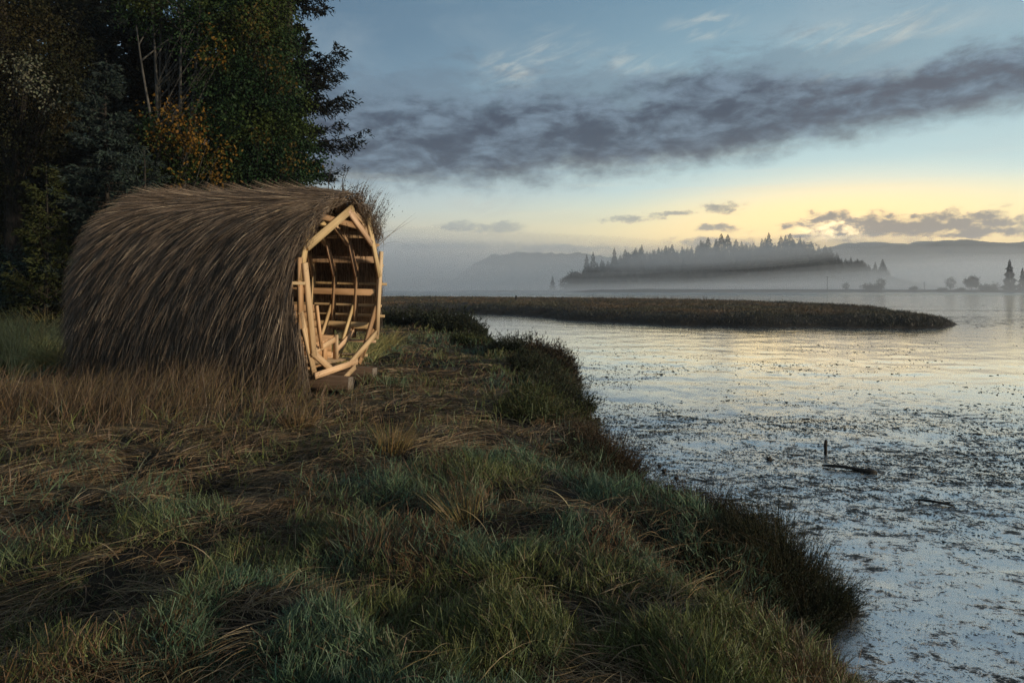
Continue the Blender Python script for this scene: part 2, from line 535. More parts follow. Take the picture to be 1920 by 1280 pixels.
def polar(r0, r1, nr, a0, a1, na):
    rr = np.geomspace(r0, r1, nr)
    aa = np.linspace(R(a0), R(a1), na)
    Rg, Ag = np.meshgrid(rr, aa, indexing='ij')
    i = np.arange(nr * na).reshape(nr, na)
    F = np.stack([i[:-1, :-1], i[:-1, 1:], i[1:, 1:], i[1:, :-1]], -1).reshape(-1, 4)[:, ::-1]
    return (Rg * np.sin(Ag)).ravel(), (Rg * np.cos(Ag)).ravel(), F

x, y, F = polar(0.6, 120, 420, -82, 82, 560)
d = bank_d(x, y)
z = zland(x, y, d)
keep = (d[F] > -0.45).any(1)
F = F[keep]
used = np.unique(F)
remap = np.full(len(x), -1); remap[used] = np.arange(len(used))
link('marsh_ground', make_mesh('marsh_ground', np.stack([x, y, z], 1)[used], remap[F], smooth=True), M_soil,
     kind='structure', label='dark soil of the salt marsh under the grass', category='ground')

# ---- mudflat
m, n, out = new_mat('wet mud')
pos = n.new('ShaderNodeNewGeometry').outputs['Position']
big = n.noise(n.vmath('MULTIPLY', pos, (0.16, 0.34, 1)), 1.0, 5, 0.6, 0.5)
mid = n.noise(n.vmath('MULTIPLY', pos, (0.9, 2.2, 1)), 1.0, 6, 0.65, 0.4)
fine = n.noise(n.vmath('MULTIPLY', pos, (7, 11, 1)), 1.0, 5, 0.65, 0.2)
speck = n.noise(n.vmath('MULTIPLY', pos, (4.5, 6.5, 1)), 1.0, 10, 0.80, 0.15)
rdist = n.vmath('LENGTH', pos)
thr = n.math('ADD', n.maprange(big, 0.36, 0.66, 0.60, 0.47, False), n.maprange(rdist, 6, 18, -0.035, 0.09, False))
clump = n.maprange(n.math('SUBTRACT', speck, thr), -0.015, 0.045)
p = n.new('ShaderNodeBsdfPrincipled')
n.link(n.mix(clump, (0.026, 0.028, 0.026), (0.007, 0.007, 0.006)), p.inputs['Base Color'])
n.link(n.maprange(clump, 0, 1, 0.5, 0.12, False), p.inputs['Specular IOR Level'])
n.link(n.maprange(clump, 0, 1, 0.16, 0.7, False), p.inputs['Roughness'])
p.inputs['IOR'].default_value = 1.45
gl_ = n.new('ShaderNodeBsdfGlossy')
gl_.inputs[0].default_value = (0.93, 0.93, 0.93, 1)
n.link(n.maprange(fine, 0.35, 0.65, 0.07, 0.13, False), gl_.inputs['Roughness'])
lw = n.new('ShaderNodeLayerWeight'); lw.inputs['Blend'].default_value = 0.42
bp = n.new('ShaderNodeBump')
bp.inputs['Distance'].default_value = 0.02
n.link(n.maprange(n.vmath('LENGTH', pos), 4, 22, 0.40, 0.07, False), bp.inputs['Strength'])
n.link(n.math('ADD', n.math('MULTIPLY', fine, 0.35), n.math('MULTIPLY_ADD', clump, 0.5, n.math('MULTIPLY', speck, 0.8))), bp.inputs['Height'])
n.link(bp.outputs[0], p.inputs['Normal']); n.link(bp.outputs[0], gl_.inputs['Normal'])
wet = n.math('MULTIPLY', n.math('MULTIPLY_ADD', lw.outputs['Facing'], 0.45, 0.55), n.maprange(clump, 0, 1, 1.0, 0.05, False), clamp=True)
mx = n.new('ShaderNodeMixShader')
n.link(wet, mx.inputs[0]); n.link(p.outputs[0], mx.inputs[1]); n.link(gl_.outputs[0], mx.inputs[2])
n.link(mx.outputs[0], out.inputs[0])
M_mud = m

def mud_h(x, y):
    r = np.hypot(x, y)
    h = (fbm(x * 0.8, y * 1.3, 3, 21) - 0.5) * 0.05 + (fbm(x * 4, y * 6, 3, 25) - 0.5) * 0.035
    return h * np.exp(-r / 40)

x, y, F = polar(1.2, 4300, 620, -75, 75, 620)
z = MUD + mud_h(x, y)
link('mudflat', make_mesh('mudflat', np.stack([x, y, z], 1), F, smooth=True), M_mud,
     kind='structure', label='wet shining tidal mudflat', category='mudflat')

# ---- open water beyond the flats
m, n, out = new_mat('channel water')
pos = n.new('ShaderNodeNewGeometry').outputs['Position']
rp = n.noise(n.vmath('MULTIPLY', pos, (0.5, 1.6, 1)), 1.0, 4, 0.6)
p = n.new('ShaderNodeBsdfPrincipled')
p.inputs['Base Color'].default_value = (0.03, 0.045, 0.055, 1)
p.inputs['Roughness'].default_value = 0.24
p.inputs['IOR'].default_value = 1.33
p.inputs['Specular IOR Level'].default_value = 0.8
bp = n.new('ShaderNodeBump'); bp.inputs['Strength'].default_value = 0.25; bp.inputs['Distance'].default_value = 0.05
n.link(rp, bp.inputs['Height']); n.link(bp.outputs[0], p.inputs['Normal'])
n.link(p.outputs[0], out.inputs[0])
xs = np.linspace(-1, 1, 220)
near = 175 + 45 * fbm(xs * 9, xs * 0 + 3, 4, 50)
rows = []
for t in (0, 0.1, 0.3, 0.6, 1.0):
    yy = near * (1 - t) + 4250 * t
    rows.append(np.stack([xs * (260 + yy * 1.2), yy, np.full_like(xs, MUD + 0.012)], 1))
V = np.concatenate(rows)
i = np.arange(len(V)).reshape(5, -1)
F = np.stack([i[:-1, :-1], i[:-1, 1:], i[1:, 1:], i[1:, :-1]], -1).reshape(-1, 4)
link('water', make_mesh('water', V, F), m, kind='structure', label='calm open water of the bay under the fog', category='water')

# ================================================================== thatched shelter
TH = R(19)
shelter = empty('thatched_shelter', (-2.72, 11.1, 0.0), (0, R(1.3), -TH), label='barrel shaped shelter of brown reed thatch on a pale timber frame, open at right', category='shelter')

def pine(k=None):
    base = np.array([0.58, 0.425, 0.25])
    return base * (0.86 + 0.24 * rng.random()) * (np.array([1, 0.90 + 0.12 * rng.random(), 0.82 + 0.22 * rng.random()]))
def rust():
    return np.array([0.40, 0.245, 0.13]) * (0.8 + 0.4 * rng.random())

PLY1 = [((0.17, 2.93), (-1.05, 2.21), .125), ((0.03, 2.86), (0.78, 2.36), .095), ((-1.10, 1.97), (-0.83, 0.57), .10), ((1.12, 2.25), (1.02, 0.70), .085),
        ((-0.88, 0.64), (-0.34, 0.30), .095), ((-0.80, 0.27), (0.38, 0.37), .095), ((0.12, 0.33), (1.02, 0.82), .09), ((0.64, 2.80), (1.07, 1.80), .095)]
PLY2 = [((-0.98, 2.44), (-1.14, 1.70), .10), ((-1.15, 2.05), (-1.10, 1.00), .10), ((-1.12, 1.25), (-0.74, 0.28), .10), ((-0.64, 2.70), (0.62, 2.62), .09),
        ((0.10, 2.92), (0.74, 2.66), .08), ((1.13, 2.0), (1.10, 1.05), .09), ((1.10, 1.35), (0.60, 0.40), .09), ((0.98, 0.86), (0.52, 0.32), .08), ((-0.85, 2.52), (-0.30, 2.86), .09), ((0.55, 2.74), (1.0, 2.3), .09)]
RIB_S = [0.0] + [-0.46 * i for i in range(1, 10)]
for i, s in enumerate(RIB_S):
    front = (i == 0)
    r2 = MB()
    for (a, c, w) in (PLY2 if not front else PLY2[:8] + PLY2[9:]):
        r2.box((s - 0.066, *a), (s - 0.066, *c), (0, -(c[1] - a[1]), c[0] - a[0]), w, 0.040, pine() if rng.random() < .75 else rust())
    if not front:
        for (a, c, w) in PLY1:
            r2.box((s - 0.022, *a), (s - 0.022, *c), (0, -(c[1] - a[1]), c[0] - a[0]), w, 0.040, pine() if rng.random() < .7 else rust())
    rib = r2.build('rib', M_pine, shelter)
    if front:
        for j, (a, c, w) in enumerate(PLY1):
            bm_ = MB()
            so = -0.020 + 0.0023 * (j % 3)
            bm_.box((s + so, *a), (s + so, *c), (0, -(c[1] - a[1]), c[0] - a[0]), w, 0.042, pine())
            # nail heads
            for (e, tt) in ((a, 0.07), (c, 0.93)):
                for k in (-1, 1):
                    pu = a[0] + (c[0] - a[0]) * tt + 0.012 * k; pz = a[1] + (c[1] - a[1]) * tt + 0.018 * k
                    bm_.box((s + so + 0.020, pu, pz), (s + so + 0.0225, pu, pz), (0, 1, 0), 0.011, 0.011, (0.04, 0.03, 0.025))
            bm_.build('board', M_pine, rib)

# purlins (wide, between ribs inside) and battens (thin, outside the ribs)
def ring_at(z, side):
    pts = [(0.30, 0.45), (0.62, 0.86), (0.80, 1.02), (1.1, 1.10), (1.9, 1.12), (2.2, 1.08), (2.5, 0.84), (2.75, 0.5), (2.92, 0.1)]
    zs = [p_[0] for p_ in pts]; us = [p_[1] for p_ in pts]
    return side * float(np.interp(z, zs, us))
for side in (-1, 1):
    for zz in (2.52, 2.10, 1.52, 0.93):
        mb = MB()
        u0 = ring_at(zz, side) - side * 0.045
        mb.box((-0.10, u0, zz), (-4.3, u0, zz), (0, 0, 1), 0.115, 0.038, rust() * 1.15 if zz == 1.52 else pine() * 0.85)
        mb.build('purlin', M_pine, shelter)
    for zz in (2.60, 2.36, 2.0, 1.67, 1.28, 1.1, 0.66, 0.44):
        mb = MB()
        u0 = ring_at(zz, side) + side * 0.075
        ext = (0.03 if zz in (1.67, 1.1) else -0.04) if side > 0 else (0.05 if zz == 1.67 else -0.30)
        mb.box((ext + 0.03 * rng.random(), u0, zz), (-4.3, u0, zz), (0, 0, 1), 0.045, 0.036, pine() * 0.9)
        mb.build('batten', M_pine, shelter)
# floor boards across the base, seen under the bench
mb = MB()
for k in range(7):
    u0 = -0.36 + 0.12 * k
    mb.box((-0.12, u0, 0.405), (-4.25, u0, 0.405), (0, 1, 0), 0.108, 0.024, pine() * 0.55)
mb.build('floor_boards', M_pine, shelter)
# skids
for u0, zc, s1 in ((-0.50, 0.125, 0.42), (0.42, 0.16, 0.30)):
    mb = MB()
    mb.box((s1, u0, zc), (-4.4, u0, zc), (0, 0, 1), 0.235, 0.15, (0.085, 0.055, 0.036))
    sk = mb.build('skid', M_old, shelter)
    mb = MB()
    mb.box((s1 + 0.001, u0, zc), (s1 + 0.006, u0, zc), (0, 0, 1), 0.232, 0.147, (0.20, 0.17, 0.14))
    mb.build('sawn_end', M_old, sk)
# diagonal brace under the ring between the skids
mb = MB()
mb.box((0.05, -0.30, 0.06), (0.05, 0.22, 0.30), (0, -0.24, 0.52), 0.08, 0.03, pine() * 0.8)
mb.build('brace', M_pine, shelter)

# --- thatch
PROF = np.array([(-1.16, 0.02), (-1.22, 0.35), (-1.29, 0.8), (-1.32, 1.3), (-1.29, 1.8), (-1.18, 2.25), (-0.98, 2.58), (-0.66, 2.85), (-0.3, 3.02), (0.02, 3.08),
                 (0.36, 2.97), (0.72, 2.72), (1.00, 2.46), (1.19, 2.12), (1.31, 1.7), (1.32, 1.25), (1.28, 0.80)])
def smooth_curve(P, n=240):
    P = np.vstack([2 * P[0] - P[1], P, 2 * P[-1] - P[-2]])
    outp = []
    for i in range(1, len(P) - 2):
        t = np.linspace(0, 1, 24, endpoint=False)[:, None]
        outp.append(0.5 * ((2 * P[i]) + (-P[i - 1] + P[i + 1]) * t + (2 * P[i - 1] - 5 * P[i] + 4 * P[i + 1] - P[i + 2]) * t ** 2 + (-P[i - 1] + 3 * P[i] - 3 * P[i + 1] + P[i + 2]) * t ** 3))
    q_ = np.concatenate(outp + [P[-2:-1]])
    l_ = np.concatenate([[0], np.cumsum(np.linalg.norm(np.diff(q_, axis=0), axis=1))])
    s_ = np.linspace(0, l_[-1], n)
    return np.stack([np.interp(s_, l_, q_[:, 0]), np.interp(s_, l_, q_[:, 1])], 1), l_[-1]
CURVE, PLEN = smooth_curve(PROF)
IR = int(np.argmax(CURVE[:, 1])); TR = IR / (len(CURVE) - 1) * PLEN   # arc length at the ridge
nrm = np.gradient(CURVE, axis=0); nrm = unit(np.stack([-nrm[:, 1], nrm[:, 0]], 1))
S_END = -4.72
def fend(s):
    e = np.clip((-s - 3.85) / 0.95, 0, 1)
    return 1 - 0.34 * e ** 2.2
def tsurf(s, l_, off):
    """thatch surface: s along the axis, l_ arc length, off outward"""
    t = np.clip(l_ / PLEN, 0, 1) * (len(CURVE) - 1)
    k = np.arange(len(CURVE))
    u = np.interp(t, k, CURVE[:, 0]); zz = np.interp(t, k, CURVE[:, 1])
    nu = np.interp(t, k, nrm[:, 0]); nz = np.interp(t, k, nrm[:, 1])
    f = fend(s)
    over = np.minimum(l_, 0)                       # strands that run past the lower hem
    fz = 1 - (1 - f) * np.clip(zz / 2.2, 0, 1)
    return np.stack([s, u * f + nu * off, np.maximum(zz * fz + nz * off + over, 0.01)], -1)

# backing shell
ns_, nl_ = 44, 120
S_, L_ = np.meshgrid(np.linspace(-0.14, S_END + 0.1, ns_), np.linspace(0.02, PLEN, nl_), indexing='ij')
V = tsurf(S_.ravel(), L_.ravel(), -0.075)
i = np.arange(ns_ * nl_).reshape(ns_, nl_)
F = np.stack([i[:-1, :-1], i[:-1, 1:], i[1:, 1:], i[1:, :-1]], -1).reshape(-1, 4)
capf = i[-1][:-1]
cen_i = len(V)
V = np.vstack([V, [[S_END + 0.08, 0, 1.3]]])
F3 = np.stack([i[-1][:-1], i[-1][1:], np.full(nl_ - 1, cen_i)], 1)
link('thatch_backing', make_mesh('thatch_backing', V, [F, F3], smooth=True), M_lining, shelter)

def strands(nst, s0, l0, length, kfun, down, layer, width, colr, lift=0.05, nseg=4):
    P = [];
    ds = length / nseg
    s = s0.copy(); l_ = l0.copy()
    wobS = rng.normal(0, 0.11, nst); wobL = rng.normal(0, 0.05, nst)
    for j in range(nseg + 1):
        t = j / nseg
        off = layer * (0.35 + 0.65 * t) + lift * t ** 2
        P.append(tsurf(s, l_, off))
        if j == 0: k = kfun(s, l_ - 0.25) + wobS
        nn = np.sqrt(1 + k * k)
        s = s - ds * k / nn
        l_ = l_ + down * ds / nn * (1 + wobL)
    P = np.stack(P, 1)                                # n,seg+1,3
    tan = unit(P[:, -1] - P[:, 0])
    side = unit(np.cross(tan, rng.normal(size=(nst, 3))))
    tt = np.linspace(0, 1, nseg + 1)
    w = width[:, None] * np.maximum(1 - tt[None, :] ** 2.2, 0.15) * 0.5
    A = P - side[:, None] * w[..., None]; B = P + side[:, None] * w[..., None]
    V = np.stack([A, B], 2).reshape(-1, 3)
    kk = 2 * (nseg + 1)
    base = (np.arange(nst) * kk)[:, None]
    F = np.concatenate([np.concatenate([base + 2 * q_, base + 2 * q_ + 1, base + 2 * q_ + 3, base + 2 * q_ + 2], 1) for q_ in range(nseg)])
    return V, F, np.repeat(colr, kk, 0)

def reedcol(nst):
    t = rng.random(nst)[:, None]
    c = np.array([[0.055, 0.040, 0.030]]) * (1 - t) + np.array([[0.195, 0.140, 0.095]]) * t
    c *= (0.65 + 0.7 * rng.random((nst, 1)))
    pale = rng.random(nst) < 0.05
    c[pale] = np.array([0.34, 0.27, 0.19]) * (0.7 + 0.5 * rng.random((pale.sum(), 1)))
    return c

th = MB()
# left and top
nst = 90000
l0 = TR * (1 - rng.random(nst) ** 0.95) + 0.06
s0 = -0.06 + 0.24 * sstep(1.7, 0.5, l0) + 0.17 * sstep(2.3, 3.0, l0) - 4.55 * rng.random(nst) + 0.05 * rng.normal(size=nst) * 0.5
h0 = lambda l_: np.clip(l_ / TR, 0, 1)
kf = lambda s, l_: 0.03 + 0.46 * h0(l_) ** 2.0 + 2.6 * h0(l_) ** 7 + 0.5 * np.clip((-s - 3.4) / 1.2, 0, 1) * h0(l_) + 0.34 * (fbm(s * 3.2 + 5, l_ * 1.6, 3, 60) - 0.5)
# clumped layers
saw = np.mod((l0 + 0.35 * fbm(s0 * 1.8, l0 * .4, 3, 68)) / 0.62, 1.0)
lay = 0.01 + 0.10 * fbm(s0 * 13, l0 * 1.4, 3, 66) + 0.05 * rng.random(nst) + 0.06 * (1 - saw)
V, F, C = strands(nst, s0, l0, 0.45 + 0.5 * rng.random(nst), kf, -1.0, lay, 0.0045 + 0.0045 * rng.random(nst), reedcol(nst), 0.05)
th.add(V, F, C)
# shaggy ends: loose reeds that stand off the surface
nst = 3500
l0 = TR * (0.25 + 0.78 * rng.random(nst)); s0 = -0.1 - 4.5 * rng.random(nst)
V, F, C = strands(nst, s0, l0, 0.5 + 0.4 * rng.random(nst), kf, -1.0, 0.12 + 0.06 * rng.random(nst), 0.006 + 0.004 * rng.random(nst), reedcol(nst) * 1.6, 0.16)
th.add(V, F, C)
# ragged front lip of the roof, filling the thickness above the frame
nst = 4200
l0 = TR + rng.uniform(-1.5, 1.15, nst); s0 = 0.10 - 0.28 * rng.random(nst)
off = rng.uniform(-0.10, 0.10, nst)
P0 = tsurf(s0, l0, off); P1 = tsurf(s0 - 0.02, l0 + np.where(l0 < TR, -0.06, 0.06), off)
D = unit(unit(P1 - P0) + np.stack([rng.normal(-0.25, 0.45, nst), rng.normal(0, .25, nst), rng.normal(-0.1, .25, nst)], 1))
V, F, k = ribbons(P0, D, 0.10 + 0.22 * rng.random(nst), 0.005 + 0.004 * rng.random(nst), rng.normal(0, .12, (nst, 3)), 3)
th.add(V, F, np.repeat(reedcol(nst), k, 0))
# right flank
nst = 16000
l0 = TR + (PLEN - TR) * rng.random(nst) ** 0.9; s0 = -0.12 - 4.4 * rng.random(nst)
kf2 = lambda s, l_: 0.1 + 1.5 * np.clip(1 - (l_ - TR) / 0.8, 0, 1) ** 2
l0 = np.minimum(l0, PLEN - 0.35)
V, F, C = strands(nst, s0, l0, 0.4 + 0.4 * rng.random(nst), kf2, 1.0, 0.02 + 0.08 * rng.random(nst), 0.006 + 0.006 * rng.random(nst), reedcol(nst), 0.05)
th.add(V, F, C)
# rear end cap: reeds fall over the back
nst = 7000
l0 = PLEN * rng.random(nst); P0 = tsurf(np.full(nst, S_END + 0.1), l0, 0.02)
f = np.sqrt(rng.random(nst))[:, None]
P0 = np.array([[S_END + 0.05, 0, 1.3]]) * (1 - f) + P0 * f
D = unit(np.stack([-0.25 - 0.3 * rng.random(nst), P0[:, 1] * 0.12, -np.ones(nst)], 1))
Lr = np.minimum(0.5 + 0.5 * rng.random(nst), np.maximum(P0[:, 2] - 0.03, 0.05))
V, F, k = ribbons(P0, D, Lr, 0.006 + 0.006 * rng.random(nst), np.zeros((nst, 3)), 3)
th.add(V, F, np.repeat(reedcol(nst), k, 0))
# stray stalks dangling in the mouth
P0 = np.array([(-0.05, -0.30, 2.72), (-0.08, 0.05, 2.62), (-0.03, 0.35, 2.60), (-0.06, -0.9, 2.2), (-0.10, -0.84, 2.1), (-0.04, 0.02, 2.66), (-0.1, -0.55, 2.5), (-0.07, 0.62, 2.5)])
D = unit(np.array([(0, 0.02, -1), (0, -0.12, -1), (0.02, 0.02, -1), (0, 0.25, -1), (0, 0.05, -1), (0, 0.5, -1), (0, 0.1, -1), (0, -0.06, -1)], float))
V, F, k = ribbons(P0, D, np.array([.55, .42, .4, .6, .9, .45, .4, .35]), np.full(8, 0.010), np.zeros((8, 3)) + np.array([0, 0.03, 0]), 3, side=np.tile([[0, 1.0, 0.1]], (8, 1)))
th.add(V, F, np.tile([[0.26, 0.19, 0.11]], (len(V), 1)))
# hanging reeds lining the inside of the far wall
nst = 2600
l0 = TR + 0.2 + (PLEN - TR - 0.35) * rng.random(nst); s0 = -0.2 - 4.0 * rng.random(nst)
P0 = tsurf(s0, l0, -0.09)
Lr = 0.25 + 0.3 * rng.random(nst)
V, F, k = ribbons(P0, unit(np.stack([rng.normal(0, .08, nst), np.full(nst, 0.02), -np.ones(nst)], 1)), Lr, np.full(nst, 0.008), np.zeros((nst, 3)), 2, side=np.tile([[0, 1.0, 0]], (nst, 1)))
th.add(V, F, np.repeat(reedcol(nst) * 1.2, k, 0))
th.build('thatch', M_thatch, shelter)

# upright seed-headed reeds along the right edge of the roof
tf = MB()
nst = 520
fr = rng.random(nst)
l0 = TR + 0.25 + 1.05 * fr
s0 = -0.03 - 0.55 * rng.random(nst) ** 1.3
P0 = tsurf(s0, l0, -0.02)
D = unit(np.stack([0.10 + rng.normal(0, 0.14, nst), 0.24 + 0.18 * rng.random(nst) + rng.normal(0, 0.08, nst), np.ones(nst)], 1))
Lr = (0.35 + 0.5 * rng.random(nst)) * (0.65 + 0.6 * fr)
bend = np.stack([rng.normal(0.04, 0.08, nst), rng.normal(0.10, 0.10, nst), -0.08 * rng.random(nst)], 1)
V, F, k = ribbons(P0, D, Lr, np.full(nst, 0.0065), bend, 4)
tf.add(V, F, np.repeat(reedcol(nst) * 0.7, k, 0))
# seed nodes
nn_ = 2200
pick = rng.integers(0, nst, nn_); tt = 0.15 + 0.65 * rng.random(nn_)
pp = P0[pick] + Lr[pick][:, None] * (D[pick] * tt[:, None] + bend[pick] * (tt ** 2)[:, None])
V, F = leaves(pp, D[pick] + rng.normal(0, .4, (nn_, 3)), rng.normal(size=(nn_, 3)), 0.022 + 0.02 * rng.random(nn_), np.full(nn_, 0.016))
tf.add(V, F, np.tile([[0.035, 0.022, 0.014]], (len(V), 1)))
# a few long arching stalks and a bare twig on the ridge
P0 = tsurf(np.array([-0.05, -0.06, -0.04, -0.08, -0.1]), TR + np.array([1.35, 1.3, 1.4, 1.25, 0.9]), 0.0)
D = unit(np.array([(0.42, 0.62, 0.75), (0.42, 0.70, 0.58), (0.35, 0.5, 0.62), (0.3, 0.5, 0.8), (0.25, 0.4, 0.95)]))
bend = np.array([(0, 0.05, -0.06), (0, 0.05, -0.03), (0.1, 0.25, -0.75), (0.05, 0.2, -0.6), (0, 0.3, -0.1)])
V, F, k = ribbons(P0, D, np.array([1.0, 0.95, 0.8, 0.75, 0.9]), np.full(5, 0.009), bend, 8)
tf.add(V, F, np.tile([[0.09, 0.065, 0.04]], (len(V), 1)))
for (l1, s1, dd) in ((TR - 0.1, -0.12, (0.2, 0.45, 0.22)), (TR - 0.05, -0.10, (0.05, 0.12, 0.42)), (TR + 0.1, -0.2, (0.0, 0.1, 0.5)), (TR - .15, -.3, (.12, -.05, .45))):
    q0 = tsurf(np.array([s1]), np.array([l1]), 0.03)[0]
    dd = np.array(dd)
    pts = [q0 + dd * t + np.array([0, 0.02 * math.sin(t * 9), 0.05 * t * t]) for t in np.linspace(0, 1, 7)]
    tf.tube(pts, np.linspace(0.008, 0.003, 7), 5, (0.03, 0.022, 0.016))
tf.build('reed_fringe', M_thatch, shelter)

# --- bench inside the mouth
bench = empty('bench', (-2.72, 11.1, 0.0), (0, R(1.3), -TH), label='rough pine bench with slatted back just inside the open end of the shelter', category='bench')
mb = MB()
for k in range(4):
    t = (k + .5) / 4
    mb.box((-0.30, -0.40 + 0.52 * t, 0.66 + 0.14 * t), (-2.1, -0.40 + 0.52 * t, 0.66 + 0.14 * t), (0, 0.52, 0.14), 0.128, 0.030, rust() * 1.5)
mb.build('seat', M_pine, bench)
mb = MB(); mb.box((-0.285, -0.46, 0.585), (-0.285, 0.12, 0.745), (0, -0.16, 0.58), 0.085, 0.030, pine()); mb.build('seat_rail', M_pine, bench)
mb = MB(); mb.box((-0.28, 0.135, 0.82), (-0.28, 0.15, 0.42), (1, 0, 0), 0.085, 0.035, pine()); mb.build('leg', M_pine, bench)
mb = MB(); mb.box((-0.35, -0.06, 0.70), (-0.35, -0.06, 0.42), (0, 1, 0), 0.09, 0.04, rust() * 1.3); mb.build('leg', M_pine, bench)
mb = MB(); mb.box((-2.05, 0.06, 0.74), (-2.05, 0.06, 0.42), (0, 1, 0), 0.09, 0.04, rust()); mb.build('leg', M_pine, bench)
mb = MB()
for k in range(3):
    mb.box((-0.34, 0.105, 0.50 + 0.11 * k), (-2.0, 0.105, 0.50 + 0.11 * k), (0, 0, 1), 0.10, 0.022, rust() * 1.4)
mb.build('front_panel', M_pine, bench)
mb = MB()
for k in range(5):
    t = k / 4
    mb.box((-0.24, -0.42 - 0.11 * t, 0.80 + 0.48 * t), (-2.1, -0.42 - 0.11 * t, 0.80 + 0.48 * t), (0, -0.2, 1), 0.11, 0.022, rust())
mb.build('backrest', M_pine, bench)
mb = MB(); mb.box((-0.21, -0.355, 0.64), (-0.21, -0.51, 1.32), (1, 0, 0), 0.035, 0.05, rust() * 1.6); mb.build('back_post', M_pine, bench)

# ================================================================== vegetation on the marsh
def jit(c, n_, lo=0.7, hi=1.3):
    c = np.asarray(c, float)
    return c[None, :] * (lo + (hi - lo) * rng.random((n_, 1))) * (0.9 + 0.2 * rng.random((n_, 3)))

def sample_ground(n_, r0, r1, a0, a1, power=0.35):
    """points on the land, denser near the viewer's side of the marsh"""
    u = rng.random(n_)
    e = 1 - power
    rr = (r0 ** e + u * (r1 ** e - r0 ** e)) ** (1 / e)
    aa = R(a0) + rng.random(n_) * (R(a1) - R(a0))
    return rr * np.sin(aa), rr * np.cos(aa)

shel_c = np.array([-2.72 - 2.2 * math.cos(TH), 11.1 + 2.2 * math.sin(TH)])
def in_shelter(x, y, pad=0.0):
    dx = x + 2.72; dy = y - 11.1
    s = dx * math.cos(TH) - dy * math.sin(TH); u = dx * math.sin(TH) + dy * math.cos(TH)
    return (s < 0.35) & (s > -4.6) & (np.abs(u) < 1.0 + pad)

def green_f(x, y, d):
    g = fbm(x * 0.55 + 3, y * 0.55, 3, 71)
    nearb = np.exp(-((np.maximum(d, 0) - 0.2) / 1.2) ** 2)
    fg = sstep(5.6, 3.6, y)
    return sstep(0.34, 0.62, (g - 0.5) * 1.3 + 0.36 + 0.38 * nearb + 0.20 * fg - 0.20 * sstep(4.6, 5.8, y) * sstep(12, 9, y) * sstep(0.8, 2.2, d) + 0.22 * sstep(12, 15, y))

gm = MB()
# 1. short succulent stems in green and russet clumps
n_ = 560000
x, y = sample_ground(n_, 1.7, 48, -60, 50, 1.35)
d = bank_d(x, y)
g = green_f(x, y, d)
clump_n = fbm(x * 2.6, y * 2.6, 3, 77)
k_ = (d > 0.0) & (rng.random(n_) < 0.10 + 0.95 * g) & ~in_shelter(x, y, 0.2) & (clump_n + 0.10 * (rng.random(n_) - .5) > 0.405)
x, y, d, g, clump_n = x[k_], y[k_], d[k_], g[k_], clump_n[k_]
n_ = len(x); r_ = np.hypot(x, y)
mound = np.clip((clump_n - 0.38) / 0.28, 0, 1)
H = (0.024 + 0.042 * mound + 0.026 * rng.random(n_)) * (0.6 + 0.9 * rng.random(n_)) * np.clip(r_ / 5, 0.9, 1.6)
la = fbm(x * 1.9, y * 1.9, 2, 80) * 4 * pi
lean = np.stack([np.cos(la), np.sin(la)], 1) * 0.35 + rng.normal(0, 0.48, (n_, 2))
D = unit(np.concatenate([lean, np.full((n_, 1), 0.9)], 1))
bend = np.concatenate([rng.normal(0, 0.30, (n_, 2)), rng.normal(0.05, 0.22, (n_, 1))], 1)
P = np.stack([x, y, zland(x, y, d) - 0.01 + 0.14 * mound * rng.random(n_) ** 0.5], 1)
hue = fbm(x * 0.9 + 40, y * 0.9, 3, 90)
cA = jit((0.100, 0.160, 0.090), n_, .35, 1.6); cB = jit((0.122, 0.140, 0.046), n_, .35, 1.6); cC = jit((0.135, 0.082, 0.042), n_, .4, 1.6)
mx_ = sstep(0.38, 0.62, hue)[:, None]
C = cA * (1 - mx_) + cB * mx_
red = rng.random(n_) < 0.10 + 0.55 * sstep(0.50, 0.68, fbm(x * 1.4, y * 1.4 + 30, 3, 95))
C[red] = cC[red]
V, F, k = ribbons(P, D, H, np.maximum(0.0042, 0.0010 * r_) * (0.7 + 0.6 * rng.random(n_)), bend, 3, tip=0.45)
gm.add(V, F, np.repeat(C, k, 0))
# 1b. longer thin blades scattered through the green
n_ = 60000
x, y = sample_ground(n_, 1.7, 30, -60, 50, 1.2)
d = bank_d(x, y); g = green_f(x, y, d)
k_ = (d > 0.05) & (rng.random(n_) < 0.5 * g * sstep(0.45, 0.62, fbm(x * 1.5 + 4, y * 1.5, 3, 99))) & ~in_shelter(x, y, 0.2)
x, y, d = x[k_], y[k_], d[k_]; n_ = len(x); r_ = np.hypot(x, y)
D = unit(np.concatenate([rng.normal(0, 0.42, (n_, 2)), np.ones((n_, 1))], 1))
V, F, k = ribbons(np.stack([x, y, zland(x, y, d)], 1), D, 0.05 + 0.08 * rng.random(n_), np.maximum(0.0040, 0.0008 * r_), np.concatenate([rng.normal(0, 0.35, (n_, 2)), -0.3 * rng.random((n_, 1))], 1), 4)
gm.add(V, F, np.repeat(jit((0.100, 0.138, 0.060), n_, .6, 1.4), k, 0))
